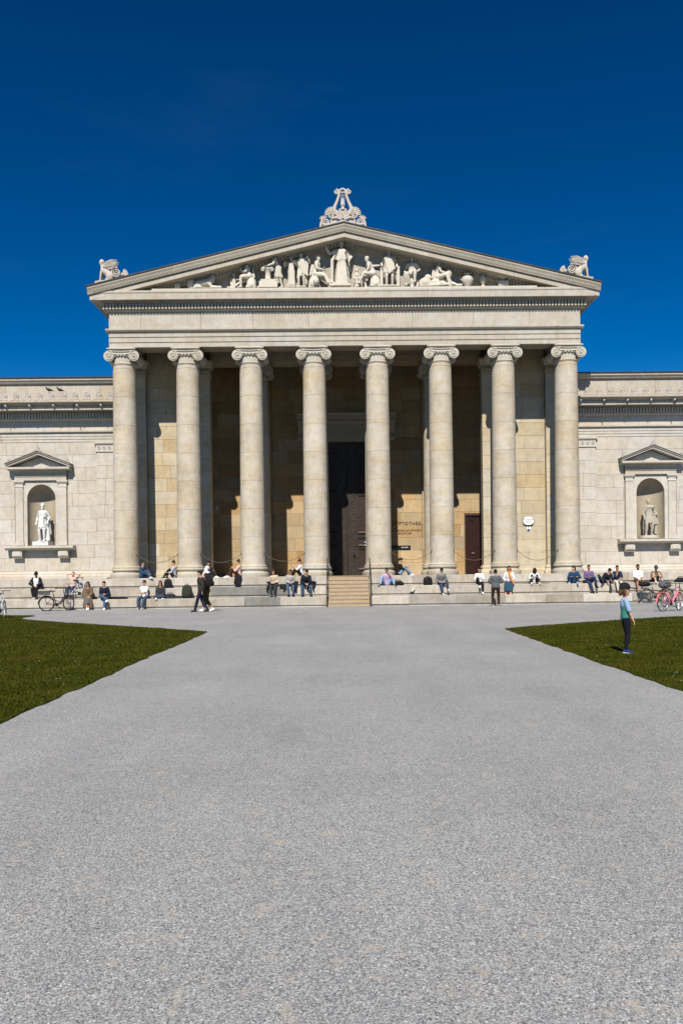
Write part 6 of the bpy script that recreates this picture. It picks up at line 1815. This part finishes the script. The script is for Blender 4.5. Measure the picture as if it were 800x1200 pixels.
    if basket:
        c = hd1 + d * .24 + V(0, 0, -.02)
        g = MB()
        for z, k in ((-.12, .8), (0, .9), (.12, 1.0)):
            pts = [c + q * (sx * .17 * k) + d * (sy * .12 * k) + V(0, 0, z) for sx, sy in ((-1, -1), (1, -1), (1, 1), (-1, 1), (-1, -1))]
            g.tube(pts, .008, 4)
        for sx in np.linspace(-1, 1, 6):
            for sy in (-1, 1): g.tube([c + q * (sx * .136) + d * (sy * .096) + V(0, 0, -.12), c + q * (sx * .17) + d * (sy * .12) + V(0, 0, .12)], .005, 4)
        g.build('basket', M_DARK, t, True)
    MB().ball(hd0 + d * .08 + V(0, 0, .16), .035, .035, .04, 8, 5).build('lamp', M_CHROME, t, True)
    MB().ball(V(-.30, 0, .70), .03, .03, .03, 8, 4).build('rear_reflector', flat_mat('red_plastic', (.4, .02, .015), .4, .1, 10, 0, 0), t, True)
    return t
bike('black city bicycle with a grey box on its rear rack at the left', (px(55.2, 39.3), 39.3, 0), R(24), (.012, .012, .014), .345, .98, True, ((.17, .175, .16), .15, .16), (.015, .015, .016), R(-50), thick=1.5)
bike('silver and white bicycle cut off by the left edge of the picture', (-13.86, 33.4, .012), R(-58), (.42, .43, .46), .345, 1.04, True, 'plain', None, R(0))
bike('white bicycle partly hidden behind the woman in the tan coat', (px(83.5, 40.75), 40.72, .492), R(4), (.62, .63, .64), .26, .80, False, 'plain', None, R(-8))
bike('black bicycle with a dark bag on its rack at the right steps', (px(756.5, 40.55), 40.5, 0), R(6), (.014, .014, .016), .345, 1.02, True, 'plain', (.02, .02, .022), R(-20), lump=((.012, .012, .014), .26))
bike('dark grey bicycle with yellow parts standing behind the pink bicycle', (px(776, 36.0), 35.6, 0), R(28), (.07, .075, .06), .345, 1.04, False, 'plain', (.34, .26, .03), R(10), lump=((.13, .135, .145), .34))
bike('pink bicycle with pink mudguards on the gravel at the right edge', (px(776.3, 31.8), 31.8, 0), R(34), (.66, .19, .30), .352, 1.04, True, 'plain', (.68, .18, .22), R(12))

# ================================================================== GRASS AND DAISIES
rng = np.random.default_rng(11)
def in_poly(pts, x, y):
    ins = np.zeros(len(x), bool); n = len(pts)
    for i in range(n):
        x0, y0 = pts[i]; x1, y1 = pts[(i + 1) % n]
        c = ((y0 > y) != (y1 > y)) & (x < (x1 - x0) * (y - y0) / (y1 - y0 + 1e-12) + x0)
        ins ^= c
    return ins
def scatter(poly, n, y0, y1, side):
    u = rng.random(n * 5)
    Y = y0 * (y1 / y0) ** (u * 1.0)                      # denser towards the viewer
    lim = 0.62 * Y + 4.0
    X = side * (3.4 + rng.random(n * 5) * (lim - 3.4).clip(0.01))
    ok = (lim > 3.5) & in_poly(poly, X, Y)
    wgt = (lim - 3.4).clip(0) / 24
    ok &= rng.random(n * 5) < wgt * 2.2
    return X[ok][:n], Y[ok][:n]
def grass(poly, side, label):
    P2 = [(q.x, q.y) for q in poly]
    X, Y = scatter(P2, 470000, 5.0, 35.0, side)
    n = len(X)
    a = rng.random(n) * 2 * np.pi
    h = (0.012 + 0.026 * rng.random(n)) * (1 + .35 * np.sin(X * 2.3) * np.cos(Y * 1.7)) 
    wd = 0.0045 + 0.006 * rng.random(n) + Y * .00022
    la = rng.random(n) * 2 * np.pi; ll = h * (0.2 + .9 * rng.random(n))
    v = np.empty((n, 3, 3), np.float32)
    v[:, 0, 0] = X - np.cos(a) * wd; v[:, 0, 1] = Y - np.sin(a) * wd; v[:, 0, 2] = .010
    v[:, 1, 0] = X + np.cos(a) * wd; v[:, 1, 1] = Y + np.sin(a) * wd; v[:, 1, 2] = .010
    v[:, 2, 0] = X + np.cos(la) * ll; v[:, 2, 1] = Y + np.sin(la) * ll; v[:, 2, 2] = .012 + h
    me = bpy.data.meshes.new('grass')
    me.vertices.add(n * 3); me.vertices.foreach_set('co', v.ravel())
    me.loops.add(n * 3); me.loops.foreach_set('vertex_index', np.arange(n * 3, dtype=np.int32))
    me.polygons.add(n); me.polygons.foreach_set('loop_start', np.arange(0, n * 3, 3, dtype=np.int32)); me.polygons.foreach_set('loop_total', np.full(n, 3, np.int32))
    me.update(calc_edges=True)
    me.materials.append(M_GRASS)
    o = link('grass', me); tag(o, label, 'grass', 'short grass on the lawns', 'stuff')
    X, Y = scatter(P2, 260, 6.0, 33.0, side)
    dm = MB()
    for x, y in zip(X, Y):
        r = rnd.uniform(.005, .010); z = .035 + rnd.uniform(0, .015)
        tx, ty = rnd.uniform(-.4, .4), rnd.uniform(-.5, .1)
        dm.add([(x, y, z + .006)] + [(x + r * math.cos(2 * PI * k / 7), y + r * math.sin(2 * PI * k / 7), z + r * (tx * math.cos(2 * PI * k / 7) + ty * math.sin(2 * PI * k / 7))) for k in range(7)], [(0, k + 1, (k + 1) % 7 + 1) for k in range(7)])
    tag(dm.build('daisies', M_PAPER, None), 'white daisies dotted over the %s lawn' % ('left' if side < 0 else 'right'), 'daisies', 'daisies in the grass', 'stuff')
grass(EDGE_L, -1, 'short green grass covering the left lawn')
grass(EDGE_R, 1, 'short green grass covering the right lawn')

# loose stones lying on the gravel near the viewer
pm = MB()
for k in range(9000):
    y = 2.6 * (13 / 2.6) ** rnd.random(); x = rnd.uniform(-.45, .45) * y + rnd.uniform(-.2, .2)
    if x < -3.5 or x > 4.0: continue
    r = rnd.uniform(.0025, .0065); a = rnd.uniform(0, 6.3); e = rnd.uniform(.7, 1.5); h = r * rnd.uniform(.5, .9)
    ca, sa = math.cos(a) * r * e, math.sin(a) * r * e
    pm.add([(x + ca, y + sa, h * .6), (x - sa / e, y + ca / e, h * .5), (x - ca, y - sa, h * .6), (x + sa / e, y - ca / e, h * .5), (x + ca * .2, y + sa * .3, h * 1.3), (x, y, -.002)],
           [(0, 1, 4), (1, 2, 4), (2, 3, 4), (3, 0, 4), (1, 0, 5), (2, 1, 5), (3, 2, 5), (0, 3, 5)])
tag(pm.build('loose_stones', M_GRAVEL), 'small loose stones scattered over the grey gravel path', 'gravel stones', None, 'stuff')
bpy.data.scenes.remove(_tmp)
